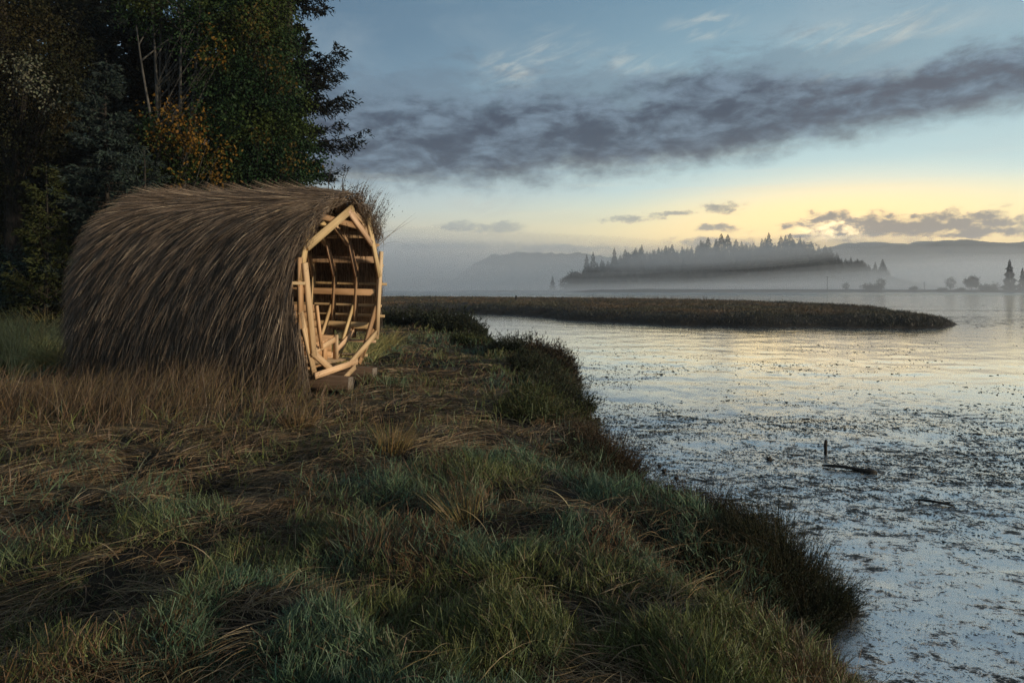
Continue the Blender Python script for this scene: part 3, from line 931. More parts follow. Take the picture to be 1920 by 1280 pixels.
# 1c. growth hanging over the broken edge of the bank
seg = np.diff(BANK[:33], axis=0); sl = np.linalg.norm(seg, axis=1)
wgt = sl / (1 + np.hypot(*((BANK[:32] + BANK[1:33]) / 2).T) ** 1.1); wgt[0] *= 0.2
n_ = 90000
pk = rng.choice(32, n_, p=wgt / wgt.sum()); tt = rng.random(n_)[:, None]
xy = BANK[pk] + seg[pk] * tt
nr = unit(np.stack([-seg[pk][:, 1], seg[pk][:, 0]], 1))          # points to the land side
xy = xy + nr * rng.uniform(-0.45, 0.75, n_)[:, None] * np.clip(np.hypot(xy[:, :1], xy[:, 1:]) / 9, 0.6, 1.6)
x, y = xy[:, 0], xy[:, 1]; d = bank_d(x, y); z = zland(x, y, d)
k_ = (z > MUD - 0.03) & (d > -0.12) & (d < 0.8) & (rng.random(n_) < 0.08 + 0.92 * sstep(0.44, 0.60, fbm(x * 2.2, y * 2.2, 3, 104)))
x, y, d, z, nr = x[k_], y[k_], d[k_], z[k_], nr[k_]; n_ = len(x); r_ = np.hypot(x, y)
D = unit(np.concatenate([-nr * (0.55 + 0.4 * rng.random((n_, 1))) + rng.normal(0, 0.35, (n_, 2)), 0.45 + 0.6 * rng.random((n_, 1))], 1))
t = rng.random((n_, 1))
C = jit((0.040, 0.046, 0.022), n_, .5, 1.5) * t + jit((0.050, 0.036, 0.020), n_, .5, 1.5) * (1 - t)
V, F, k = ribbons(np.stack([x, y, z - 0.01], 1), D, (0.06 + 0.12 * rng.random(n_)) * np.clip(r_ / 6, 0.9, 1.8), np.maximum(0.0045, 0.0010 * r_), np.concatenate([rng.normal(0, 0.3, (n_, 2)), rng.normal(-0.1, 0.25, (n_, 1))], 1), 3, tip=0.4)
gm.add(V, F, np.repeat(C, k, 0))

# 2. matted dead grass lying in swirls
n_ = 290000
x, y = sample_ground(n_, 1.7, 46, -60, 50, 1.2)
d = bank_d(x, y)
g = green_f(x, y, d)
k_ = (d > 0.10) & (rng.random(n_) < 1.0 - 0.74 * g) & ~in_shelter(x, y, 0.0)
x, y, d = x[k_], y[k_], d[k_]
n_ = len(x); r_ = np.hypot(x, y)
la = fbm(x * 0.7 + 9, y * 0.7, 3, 101) * 6 * pi + rng.normal(0, 0.55, n_)
up = np.abs(rng.normal(0.12, 0.28, n_))
D = unit(np.stack([np.cos(la), np.sin(la), up], 1))
L = (0.14 + 0.30 * rng.random(n_)) * (0.8 + 0.4 * sstep(3, 8, y))
bend = np.stack([rng.normal(0, 0.22, n_), rng.normal(0, 0.22, n_), -0.9 * up + rng.normal(0, 0.05, n_)], 1)
P = np.stack([x, y, zland(x, y, d) + 0.012 + 0.05 * rng.random(n_) * fbm(x * 2, y * 2, 2, 33)], 1)
t = rng.random((n_, 1))
C = jit((0.100, 0.066, 0.035), n_, .35, 1.5) * (1 - t) + jit((0.25, 0.178, 0.095), n_, .4, 1.7) * t
pale = rng.random(n_) < 0.06
C[pale] = jit((0.36, 0.28, 0.165), pale.sum())
V, F, k = ribbons(P, D, L, np.maximum(0.0040, 0.00085 * r_) * (0.7 + 0.6 * rng.random(n_)), bend, 4)
gm.add(V, F, np.repeat(C, k, 0))

# 3. standing dry grass: the tall band before the shelter and tufts elsewhere
n_ = 60000
x = rng.uniform(-13, -0.3, n_); y = rng.uniform(5.2, 12.5, n_)
band = np.exp(-((y - (8.9 + 0.12 * (x + 5))) / 1.25) ** 2) * sstep(-1.6, -3.6, x)
tuft = sstep(0.60, 0.72, fbm(x * 1.6, y * 1.6, 2, 111))
d = bank_d(x, y)
k_ = (rng.random(n_) < np.clip(0.75 * band * (0.25 + 1.2 * sstep(0.35, 0.6, fbm(x * 1.2, y * 1.2, 3, 115))) + 0.35 * tuft * sstep(0.4, -0.8, x), 0, 1)) & (d > 0.7) & ~in_shelter(x, y, 0.45)
x, y, d, band = x[k_], y[k_], d[k_], band[k_]
n_ = len(x)
H = (0.25 + 0.50 * np.clip(band, 0.0, 1)) * (0.55 + 0.6 * rng.random(n_))
lean = rng.normal(0, 0.20, (n_, 2)) + np.array([0.12, 0.0])
D = unit(np.concatenate([lean, np.ones((n_, 1))], 1))
bend = np.concatenate([rng.normal(0.10, 0.22, (n_, 2)), -0.18 * rng.random((n_, 1))], 1)
t = rng.random((n_, 1))
C = jit((0.085, 0.054, 0.029), n_) * (1 - t) + jit((0.20, 0.135, 0.075), n_) * t
gold = rng.random(n_) < 0.10
C[gold] = jit((0.22, 0.16, 0.06), gold.sum())
V, F, k = ribbons(np.stack([x, y, zland(x, y, d) - 0.01], 1), D, H, np.full(n_, 0.0075) * (0.7 + 0.6 * rng.random(n_)), bend, 4)
gm.add(V, F, np.repeat(C, k, 0))

# 4. golden green meadow grass behind and left of the shelter
n_ = 60000
x = rng.uniform(-22, -3, n_); y = rng.uniform(12.5, 17.5, n_)
d = bank_d(x, y)
k_ = (d > 1.0) & ~in_shelter(x, y, 0.3) & (rng.random(n_) < 0.35 + 0.65 * sstep(0.4, 0.6, fbm(x * 0.8, y * 0.8, 3, 120)))
x, y, d = x[k_], y[k_], d[k_]
n_ = len(x)
la = fbm(x * 0.5, y * 0.5, 2, 125) * 4 * pi
lean = np.stack([np.cos(la), np.sin(la)], 1) * 0.45 + rng.normal(0, 0.22, (n_, 2))
D = unit(np.concatenate([lean, np.ones((n_, 1))], 1))
t = sstep(0.3, 0.7, fbm(x * 0.6, y * 0.6 + 8, 3, 128))[:, None]
C = jit((0.27, 0.27, 0.11), n_) * (1 - t) + jit((0.44, 0.35, 0.14), n_) * t  # albedo lifted to stand in for light lost to the shelter's shadow
V, F, k = ribbons(np.stack([x, y, zland(x, y, d) - 0.02], 1), D, (0.35 + 0.40 * rng.random(n_)) * (1 + 0.9 * sstep(-7.5, -10, x)), np.full(n_, 0.014), np.concatenate([lean * 0.6, -0.35 * rng.random((n_, 1))], 1), 4)
gm.add(V, F, np.repeat(C, k, 0))

# 5. long arching single stalks in the foreground
n_ = 1500
x, y = sample_ground(n_, 2.2, 11, -48, 30, 0.6)
d = bank_d(x, y)
k_ = d > 0.35
x, y, d = x[k_], y[k_], d[k_]; n_ = len(x)
la = rng.random(n_) * 2 * pi
D = unit(np.stack([np.cos(la) * 0.7, np.sin(la) * 0.7, 0.7 + 0.8 * rng.random(n_)], 1))
bend = np.stack([np.cos(la) * 0.3, np.sin(la) * 0.3, -0.45 - 0.4 * rng.random(n_)], 1)
V, F, k = ribbons(np.stack([x, y, zland(x, y, d)], 1), D, 0.22 + 0.30 * rng.random(n_), np.full(n_, 0.0055), bend, 7)
t = rng.random((n_, 1))
C = jit((0.13, 0.09, 0.045), n_) * (1 - t) + jit((0.30, 0.23, 0.12), n_) * t
gm.add(V, F, np.repeat(C, k, 0))
gm.build('marsh_grass', M_grass, kind='stuff', label='matted brown and grey green grass covering the salt marsh', category='grass')

# ---- individual tussocks and shrubs
def tussock(px, py, h, rad, n_, col, label, lean=(0, 0)):
    Y = None
    # find the ground point on this ray
    for Yt in np.linspace(2, 60, 1200):
        X = (px - 960) / 1280 * Yt
        if CAMH - (py - 540) / 1280 * Yt <= float(zland(np.array([X]), np.array([Yt]))[0]):
            Y = Yt; break
    X = (px - 960) / 1280 * Y
    z0 = float(zland(np.array([X]), np.array([Y]))[0])
    a = rng.random(n_) * 2 * pi; rr = rad * np.sqrt(rng.random(n_)) * 0.5
    P = np.stack([np.cos(a) * rr, np.sin(a) * rr, np.full(n_, -0.02)], 1)
    D = unit(np.stack([np.cos(a) * rr / rad * 0.8 + rng.normal(0, .12, n_) + lean[0], np.sin(a) * rr / rad * 0.8 + rng.normal(0, .12, n_) + lean[1], np.ones(n_)], 1))
    H = h * (0.35 + 0.65 * rng.random(n_))
    bend = np.stack([np.cos(a) * 0.15, np.sin(a) * 0.15, -0.2 * rng.random(n_)], 1)
    V, F, k = ribbons(P, D, H, np.full(n_, max(0.005, 0.0008 * Y)), bend, 4)
    o = link('grass_tussock', make_mesh('grass_tussock', V, F, np.repeat(jit(col, n_, .6, 1.4), k, 0)), M_grass, label=label, category='grass tussock', group='grass tussocks on the marsh')
    o.location = (X, Y, z0)
    return o
tussock(402, 728, 0.80, 0.45, 420, (0.22, 0.165, 0.085), 'tall pale dry grass tussock standing against the dark thatched wall')
tussock(735, 850, 0.42, 0.30, 220, (0.20, 0.14, 0.05), 'golden grass tuft right of the shelter skids in the brown mat', (0.1, 0))
tussock(560, 800, 0.38, 0.35, 200, (0.17, 0.11, 0.05), 'low tan grass tuft in front of the shelter corner')
tussock(868, 985, 0.36, 0.20, 120, (0.21, 0.155, 0.06), 'thin leaning golden tuft in the middle of the marsh', (-0.4, 0))
tussock(1545, 1265, 0.22, 0.16, 80, (0.26, 0.20, 0.11), 'small pale arching tuft at the near right bank', (0.1, 0))

def shrub(cx, cy, rx, ry, h, n_stem, col, label, base_drop=0.05, leaf=0.018):
    z0 = float(zland(np.array([cx]), np.array([cy]))[0]) - base_drop
    z0 = max(z0, MUD - 0.02)
    a = rng.random(n_stem) * 2 * pi; q_ = np.sqrt(rng.random(n_stem))
    gx = np.cos(a) * q_ * rx; gy = np.sin(a) * q_ * ry
    dz = zland(cx + gx, cy + gy) - z0
    dz = np.clip(dz, MUD - z0, 0.5)
    lump = 0.55 + 0.9 * fbm(gx * 2.6 / max(h, .2) * 0.5 + cx * 3, gy * 2.6 / max(h, .2) * 0.5 + cy, 2, 130)
    H = h * np.sqrt(np.clip(1 - 0.75 * q_ ** 2, 0.1, 1)) * lump * (0.55 + 0.55 * rng.random(n_stem))
    D = unit(np.stack([np.cos(a) * q_ * 0.85 + rng.normal(0, .25, n_stem), np.sin(a) * q_ * 0.85 + rng.normal(0, .25, n_stem), np.ones(n_stem)], 1))
    P = np.stack([gx, gy, dz - 0.02], 1)
    bend = rng.normal(0, 0.16, (n_stem, 3))
    dist = math.hypot(cx, cy)
    o = empty('marsh_shrub', (cx, cy, z0), label=label, category='shrub', group='low shrubs along the marsh bank')
    V, F, k = ribbons(P, D, H, np.full(n_stem, max(0.005, 0.0008 * dist)), bend, 3, tip=0.3)
    link('stems', make_mesh('stems', V, F, np.repeat(jit(np.array(col) * 0.8 + np.array([0.012, 0.004, 0]), n_stem, .6, 1.3), k, 0)), M_shrub, o)
    nl = n_stem * 9
    pk = rng.integers(0, n_stem, nl); t = 0.25 + 0.78 * rng.random(nl)
    pp = P[pk] + H[pk][:, None] * (D[pk] * t[:, None] + bend[pk] * (t ** 2)[:, None])
    V, F = leaves(pp, D[pk] * 0.8 + rng.normal(0, .55, (nl, 3)), rng.normal(size=(nl, 3)), leaf * (1 + 0.9 * rng.random(nl)) * max(1, dist / 6), np.full(nl, leaf * 0.42) * max(1, dist / 6))
    link('foliage', make_mesh('foliage', V, F, np.repeat(jit(col, nl, .55, 1.45), 4, 0)), M_shrub, o)
    return o

DG = (0.022, 0.028, 0.015); BR = (0.034, 0.026, 0.016); OG = (0.040, 0.048, 0.018)
shrub(-2.2, 26.2, 1.25, 0.8, 0.85, 1300, DG, 'dark rounded shrub at the far tip of the bank below the grassy islet')
shrub(-4.3, 28.4, 1.6, 0.8, 0.70, 1100, DG, 'dark low shrub beside the right edge of the shelter, farthest along the bank')
shrub(0.30, 16.9, 0.85, 0.8, 0.62, 1200, DG, 'dark green shrub on the first mid bank point jutting into the mud')
shrub(0.95, 15.8, 0.5, 0.55, 0.48, 800, BR, 'small brownish shrub at the outer tip of the mid bank point')
shrub(-1.0, 19.4, 0.7, 0.6, 0.38, 700, OG, 'low dark shrub behind the mid bank point')
shrub(0.62, 13.7, 0.55, 0.6, 0.50, 900, DG, 'dark shrub between the mid bank point and the round overhanging shrub')
shrub(0.72, 11.8, 0.55, 0.65, 0.55, 1300, DG, 'round dark green shrub overhanging the mud, middle of the bank')
shrub(0.62, 9.9, 0.50, 0.55, 0.42, 1000, OG, 'olive shrub on the bank just nearer than the round dark one')
shrub(0.30, 8.6, 0.45, 0.4, 0.33, 800, OG, 'olive green shrub set back from the edge near the small point')
shrub(1.12, 7.9, 0.34, 0.45, 0.42, 1300, BR, 'spiky brown shrub on the small point before the wide muddy notch', leaf=0.013)
shrub(1.05, 5.75, 0.42, 0.34, 0.30, 1500, BR, 'brown shrub at the back of the near bank lobe by the shiny notch', leaf=0.011)
shrub(1.50, 5.35, 0.45, 0.40, 0.36, 2000, BR, 'bristly brown shrub topping the near bank lobe', leaf=0.011)
shrub(1.95, 4.9, 0.40, 0.48, 0.40, 2300, DG, 'dark twiggy shrub at the outer edge of the near bank lobe', leaf=0.011)
shrub(1.60, 4.45, 0.45, 0.32, 0.24, 1500, DG, 'deep green shrub low in the shaded hollow of the near bank', leaf=0.011)
shrub(2.02, 2.86, 0.22, 0.20, 0.22, 600, BR, 'small dark shrub at the bottom right foot of the bank', leaf=0.010)

# ================================================================== seaweed and debris on the mud
n_ = 900000
x, y = sample_ground(n_, 3.2, 60, -22, 52, 1.55)
dl = bank_d(x, y)
r_ = np.hypot(x, y)
big = fbm(x * 0.16 + 2, y * 0.42, 4, 140)
sm = fbm(x * 1.3, y * 2.4, 4, 145)
vs = fbm(x * 5, y * 8, 3, 149, 0.65)
pool = sstep(0.44, 0.52, fbm(x * 0.55 + 11, y * 0.9, 2, 155))
dens = sstep(0.40, 0.62, 0.34 * big + 0.30 * sm + 0.36 * vs + 0.15 * sstep(17, 5, r_)) * (0.06 + 0.94 * pool)
def patch(px, py, sx, sy, s):
    Y = 2.2 * 1280 / (py - 540); X = (px - 960) / 1280 * Y
    wx = sx / 1280 * Y; wy = Y * Y / (2.2 * 1280) * sy
    return s * np.exp(-(((x - X) / wx) ** 2 + ((y - Y) / wy) ** 2))
for a in ((1390, 806, 110, 16, .8), (1460, 812, 60, 12, .5), (1840, 818, 60, 14, .5), (1880, 727, 45, 6, .8), (1540, 860, 70, 14, .6), (1680, 870, 90, 25, .3), (1600, 960, 160, 40, .25), (1800, 1180, 120, 40, .5), (1640, 1120, 60, 60, .5), (1180, 800, 70, 20, .3), (1552, 856, 30, 7, .9), (1210, 1000, 60, 60, .3), (1700, 1060, 200, 60, .3), (1300, 870, 80, 20, .25)):
    dens = dens + patch(*a) * (0.35 + 0.9 * vs)
dens = dens + 0.5 * np.exp(-np.maximum(-dl, 0) / 0.25) * (dl < 0)
dens = np.clip(dens, 0, 1) * (1 - 0.62 * sstep(10, 16, r_)) * np.where(r_ > 30, 0.6, 1)
k_ = (dl < 0.05) & (rng.random(n_) < dens)
x, y, r_ = x[k_], y[k_], r_[k_]
n_ = len(x)
la = rng.random(n_) * 2 * pi
D = unit(np.stack([np.cos(la), np.sin(la) * 0.6, 0.10 + 0.5 * rng.random(n_)], 1))
L = (0.008 + 0.022 * rng.random(n_) ** 3) * np.clip(r_ / 6.5, 0.8, 2.6)
bend = np.stack([rng.normal(0, .4, n_), rng.normal(0, .4, n_), -0.5 * np.ones(n_)], 1)
V, F, k = ribbons(np.stack([x, y, MUD + mud_h(x, y) - 0.003], 1), D, L, L * (0.28 + 0.3 * rng.random(n_)), bend, 2, tip=0.4)
link('seaweed', make_mesh('seaweed', V, F, np.repeat(jit((0.022, 0.023, 0.016), n_, .5, 1.6), k, 0)), M_weed, kind='stuff', label='dark scraps of seaweed and eelgrass scattered over the wet mud', category='seaweed')

n_ = 520000
x, y = sample_ground(n_, 3.4, 12.5, -6, 47, 0.9)
dl = bank_d(x, y); r_ = np.hypot(x, y)
pt = 0.30 * fbm(x * 0.5 + 5, y * 0.8, 3, 310) + 0.34 * fbm(x * 2.4, y * 3.4, 3, 312) + 0.36 * fbm(x * 9, y * 13, 3, 314, 0.7)
pool = sstep(0.34, 0.42, fbm(x * 0.62 + 3, y * 0.95, 3, 318))
k_ = (dl < 0.04) & (rng.random(n_) < sstep(0.47, 0.58, pt + 0.06 * sstep(9, 5, r_)) * (0.04 + 0.96 * pool) + 0.6 * np.exp(-np.maximum(-dl, 0) / 0.22))
x, y, r_ = x[k_], y[k_], r_[k_]; n_ = len(x)
la = rng.random(n_) * 2 * pi
D = unit(np.stack([np.cos(la), np.sin(la), 0.15 + 0.6 * rng.random(n_)], 1))
L = (0.007 + 0.016 * rng.random(n_) ** 3) * np.clip(r_ / 6, 0.8, 2)
V, F, k = ribbons(np.stack([x, y, MUD + mud_h(x, y) - 0.003], 1), D, L, L * (0.25 + 0.35 * rng.random(n_)), np.stack([rng.normal(0, .4, n_), rng.normal(0, .4, n_), -0.4 * np.ones(n_)], 1), 2, tip=0.4)
link('eelgrass', make_mesh('eelgrass', V, F, np.repeat(jit((0.014, 0.015, 0.011), n_, .5, 1.6), k, 0)), M_weed, kind='stuff', label='fine dark crumbs of eelgrass crusting the near mud', category='eelgrass')
n_ = 60000
y = rng.uniform(38, 95, n_); x = y * rng.uniform(0.36, 0.80, n_)
st_ = fbm(x * 0.07, y * 0.55, 4, 330)
k_ = rng.random(n_) < 0.16 * sstep(0.54, 0.64, st_ + 0.04 * np.exp(-((y - 62) / 16) ** 2)) * np.exp(-((y - 62) / 20) ** 2)
x, y = x[k_], y[k_]; n_ = len(x)
D = unit(np.stack([rng.normal(0, 1, n_), rng.normal(0, .4, n_), 0.012 * rng.random(n_)], 1))
V, F, k = ribbons(np.stack([x, y, np.full(n_, MUD + 0.012)], 1), D, 0.25 + 0.5 * rng.random(n_), np.full(n_, 0.12), np.stack([np.zeros(n_), np.zeros(n_), np.full(n_, -0.012)], 1), 2, side=np.tile([[0, 0, 1.0]], (n_, 1)), tip=0.5)
link('mud_bank', make_mesh('mud_bank', V, F, np.repeat(jit((0.02, 0.021, 0.018), n_, .6, 1.4), k, 0)), M_weed, kind='stuff', label='dark weedy streaks on the flats right of the islet', category='seaweed')

def mudpt(px, py):
    Y = (CAMH - MUD) * 1280 / (py - 540)
    return np.array([(px - 960) / 1280 * Y, Y])

def log(name, pts, rad, label, cat, mat=M_drift, **kw):
    mb = MB()
    pts = np.array(pts, float)
    o0 = pts[0].copy()
    mb.tube(pts - o0, rad, 9, (0.02, 0.018, 0.015), True, 0.10)
    o = mb.build(name, mat, smooth=False, label=label, category=cat, **kw)
    o.location = o0
    return o
A = mudpt(1541, 877); B = mudpt(1645, 888)
pts = [[*(A + (B - A) * t), MUD + 0.03 + 0.012 * math.sin(t * 5)] for t in np.linspace(0, 1, 10)]
log('driftwood_log', pts, [0.012, .017, .018, .019, .019, .02, .022, .032, .034, .012], 'short dark waterlogged log lying on the mud near the stake', 'log')
A = mudpt(1715, 938); B = mudpt(1790, 951)
pts = [[*(A + (B - A) * t), MUD + 0.012 + 0.012 * math.sin(t * 3.1)] for t in np.linspace(0, 1, 8)]
log('driftwood_branch', pts, [0.008, .012, .014, .014, .013, .012, .01, .006], 'thin dark curved branch half sunk in the mud', 'branch')
A = mudpt(1548, 848)
log('stake', [[A[0], A[1], MUD - 0.05], [A[0] + .001, A[1], MUD + 0.05], [A[0] - .002, A[1], MUD + 0.11], [A[0] + .004, A[1], MUD + 0.15], [A[0] + .012, A[1], MUD + 0.17]], [0.022, .022, .021, .022, .012], 'short dark broken stake standing upright in the mud', 'stake')
stone_l = ['small dark clod beside a bare twig at the mud edge', 'larger dark clod in the shiny notch of mud', 'dark clod on the mud above the near bank lobe', 'dark pebble alone on the mud left of the log', 'dark clod by the first bank point']
for (px, py, s_), lb in zip(((1236, 874, .022), (1245, 884, .026), (1268, 898, .022), (1442, 862, .03), (1120, 790, .05)), stone_l):
    A = mudpt(px, py)
    th_ = np.linspace(0, pi, 7); ph = np.linspace(0, 2 * pi, 10, endpoint=False)
    T_, P_ = np.meshgrid(th_, ph, indexing='ij')
    rr = s_ * (1 + 0.25 * rng.normal(size=T_.shape)); rr[0] = s_; rr[-1] = s_
    V = np.stack([rr * np.sin(T_) * np.cos(P_) * 1.2, rr * np.sin(T_) * np.sin(P_), rr * np.cos(T_) * 0.8 + s_ * 0.5], -1).reshape(-1, 3)
    ii = np.arange(70).reshape(7, 10)
    F = np.stack([ii[:-1], ii[1:], np.roll(ii, -1, 1)[1:], np.roll(ii, -1, 1)[:-1]], -1).reshape(-1, 4)
    o = link('mud_clod', make_mesh('mud_clod', V, F), M_drift, label=lb, category='clod', group='dark clods on the mud')
    o.location = (A[0], A[1], MUD)

# ================================================================== the low grassy islet
ISL = np.array([(-16, 50), (-10.5, 56), (-8, 60.5), (-4.9, 62.5), (-1.5, 58), (1.7, 54), (4.2, 48), (6.6, 44.7), (10, 41), (13.4, 39.3), (17, 38.4), (20, 38.2), (23.5, 38.0), (25.3, 39.2), (26.8, 41.5),
                (30, 52), (33.5, 62), (33, 76), (30, 89), (18, 108), (3.7, 122), (-20, 130), (-60, 120), (-60, 66), (-30, 56)], float)
def zisl(x, y):
    d = sdist(x, y, ISL) + (fbm(x * 0.35, y * 0.35, 4, 160) - 0.5) * 2.4
    z = MUD - 0.15 + 0.15 * sstep(-0.8, 0.0, d) + 0.60 * (1 - np.exp(-np.maximum(d, 0) / 0.9)) + (fbm(x * 0.45, y * 0.45, 4, 165) - 0.5) * 0.42 * np.clip(d, 0, 1)
    return z, d
gx, gy = np.meshgrid(np.linspace(-62, 36, 300), np.linspace(36, 132, 260), indexing='ij')
z, d = zisl(gx.ravel(), gy.ravel())
i = np.arange(gx.size).reshape(gx.shape)
F = np.stack([i[:-1, :-1], i[1:, :-1], i[1:, 1:], i[:-1, 1:]], -1).reshape(-1, 4)
F = F[(d[F] > -0.9).any(1)]
us = np.unique(F); rm = np.full(gx.size, -1); rm[us] = np.arange(len(us))
link('marsh_island', make_mesh('marsh_island', np.stack([gx.ravel(), gy.ravel(), z], 1)[us], rm[F], smooth=True), M_soil, kind='structure', label='long low marsh islet in the mudflat', category='islet')
n_ = 170000
t = rng.random(n_) ** 1.7
y = 37 + 93 * t; x = rng.uniform(-0.62, 0.72, n_) * y
z, d = zisl(x, y)
k_ = d > 0.05
x, y, z, d = x[k_], y[k_], z[k_], d[k_]; n_ = len(x)
D = unit(np.concatenate([rng.normal(0, .5, (n_, 2)), np.ones((n_, 1))], 1))
edge = sstep(7.0, 1.0, d + 5 * (fbm(x * 0.2, y * 0.2, 3, 172) - .5))[:, None] * 0.92
hue = sstep(0.35, 0.65, fbm(x * 0.25, y * 0.25, 3, 170))[:, None]
C = (jit((0.125, 0.075, 0.033), n_) * hue + jit((0.072, 0.062, 0.028), n_) * (1 - hue)) * (1 - edge) + jit((0.020, 0.023, 0.012), n_) * edge
H = (0.10 + 0.16 * rng.random(n_)) * (0.35 + 1.6 * fbm(x * 0.5, y * 0.5, 3, 175))
V, F, k = ribbons(np.stack([x, y, z - 0.02], 1), D, H, 0.0007 * y * (0.8 + .6 * rng.random(n_)), np.concatenate([rng.normal(0, .3, (n_, 2)), np.full((n_, 1), -.1)], 1), 2)
im = MB(); im.add(V, F, np.repeat(C, k, 0))
# sparse tall stems on its far edge
n_ = 700
x = np.concatenate([rng.uniform(2, 26, 500), rng.uniform(-14, 30, 200)]); y = np.concatenate([96 - 0.9 * np.abs(rng.uniform(2, 26, 500) - 5) + rng.normal(0, 3, 500), rng.uniform(70, 100, 200)])
z, d = zisl(x, y); k_ = d > 0.6; x, y, z = x[k_], y[k_], z[k_]; n_ = len(x)
D = unit(np.concatenate([rng.normal(0, .12, (n_, 2)), np.ones((n_, 1))], 1))
V, F, k = ribbons(np.stack([x, y, z], 1), D, 0.3 + 0.5 * rng.random(n_), np.full(n_, 0.035), rng.normal(0, .05, (n_, 3)), 2)
im.add(V, F, np.repeat(jit((0.09, 0.06, 0.03), n_), k, 0))
im.build('island_grass', M_grass, kind='stuff', label='brown and dark green grass covering the islet', category='grass')
zz = float(zisl(np.array([0.52]), np.array([88.0]))[0][0])
log('stake', [[0.52, 88, zz - .1], [0.52, 88, zz + .3], [0.54, 88, zz + .62]], [0.16, .15, .13], 'tiny dark reddish post standing on the grassy islet', 'stake', M_old)

# ================================================================== trees of the dark wood
def px2(px, Y): return (px - 960) / 1280 * Y
def pz(py, Y): return CAMH + (540 - py) / 1280 * Y

def trunk_mb(h, r0, lean=(0, 0), n=12, mb=None, wob=0.05):
    mb = mb or MB()
    t = np.linspace(0, 1, n)
    pts = np.stack([lean[0] * t + wob * np.sin(t * 7 + rng.random() * 6), lean[1] * t + wob * np.cos(t * 6), h * t], 1)
    mb.tube(pts, r0 * (1 - 0.88 * t) * (1 + 0.5 * np.exp(-t * 18)), 9)
    return mb, pts

def conifer(name, X, Y, h, rmax, n_br, col, label, base=0.08, droop=0.25, tipup=0.25, nlen=0.13, nwid=0.035, per=22, top_pow=0.9, trunk_r=0.22, sub=8, group=None, lop=None, whorl=0.0):
    z0 = float(zland(np.array([X]), np.array([Y]))[0]) - 0.05
    o = empty(name, (X, Y, z0), label=label, category='tree')
    if group: o['group'] = group
    mb, _ = trunk_mb(h, trunk_r)
    zs = h * (base + (0.985 - base) * np.sort(rng.random(n_br) ** 0.9))
    if whorl: zs = np.sort(np.minimum(np.round(zs / whorl) * whorl + rng.normal(0, 0.07, n_br), 0.99 * h))
    f = 1 - zs / h
    Lb = rmax * np.minimum(f ** top_pow, 1) * (0.65 + 0.45 * rng.random(n_br)) + 0.12
    if lop is not None: Lb = Lb * np.interp(zs / h, lop[0], lop[1])
    az = rng.random(n_br) * 2 * pi + np.arange(n_br) * 2.4
    P = []; D = []; Cn = []; 
    dr = droop * (0.5 + 0.8 * f) + rng.normal(0, 0.06, n_br)
    for i in range(n_br):
        ca, sa = math.cos(az[i]), math.sin(az[i])
        L = Lb[i]
        t = np.linspace(0, 1, 7)
        zz = -dr[i] * L * t + tipup * L * t ** 2.4 + (1 - f[i]) * 0.25 * L * t
        pts = np.stack([ca * L * t, sa * L * t, zs[i] + zz], 1)
        if L > 0.5:
            mb.tube(pts, np.linspace(0.012 + 0.012 * L, 0.004, 7), 4, cap=False)
        m_ = max(3, int(per * L / 2))
        tb = 0.12 + 0.9 * rng.random(m_) ** 0.8; tb = np.minimum(tb, 1)
        root = np.stack([np.interp(tb, t, pts[:, k]) for k in range(3)], 1)
        sg = np.where(rng.random(m_) < .5, -1, 1)
        spread = 0.5 + 0.6 * rng.random(m_)
        bl = L * (0.13 + 0.22 * (1 - tb)) * (0.6 + 0.7 * rng.random(m_)) + 0.10
        bd = np.stack([ca * (1 - .35 * spread) - sa * sg * spread, sa * (1 - .35 * spread) + ca * sg * spread, -0.18 - 0.35 * rng.random(m_) * droop * 2], 1)
        bd = unit(bd)
        # needles along each branchlet
        q_ = (np.arange(sub) + 0.5) / sub
        rp = root[:, None, :] + bd[:, None, :] * (bl[:, None] * q_[None])[..., None] + np.array([0, 0, -0.10]) * (bl[:, None] * q_[None] ** 2)[..., None]
        rp = rp.reshape(-1, 3)
        dd = np.repeat(bd, sub, 0) + rng.normal(0, 0.55, (m_ * sub, 3))
        P.append(rp); D.append(dd)
    P = np.concatenate(P); D = np.concatenate(D)
    n = len(P)
    V, F = leaves(P + rng.normal(0, 0.015, (n, 3)), D, rng.normal(size=(n, 3)), nlen * (0.6 + 0.8 * rng.random(n)), np.full(n, nwid) * (0.7 + .6 * rng.random(n)))
    tintn = 0.7 + 0.6 * fbm(P[:, 0] * 1.2 + X, P[:, 2] * 1.2, 2, 180)
    C = np.repeat(jit(col, n, .75, 1.25) * tintn[:, None], 4, 0)
    mb.build('trunk', M_bark, o)
    link('crown', make_mesh('crown', V, F, C), M_needle, o)
    return o

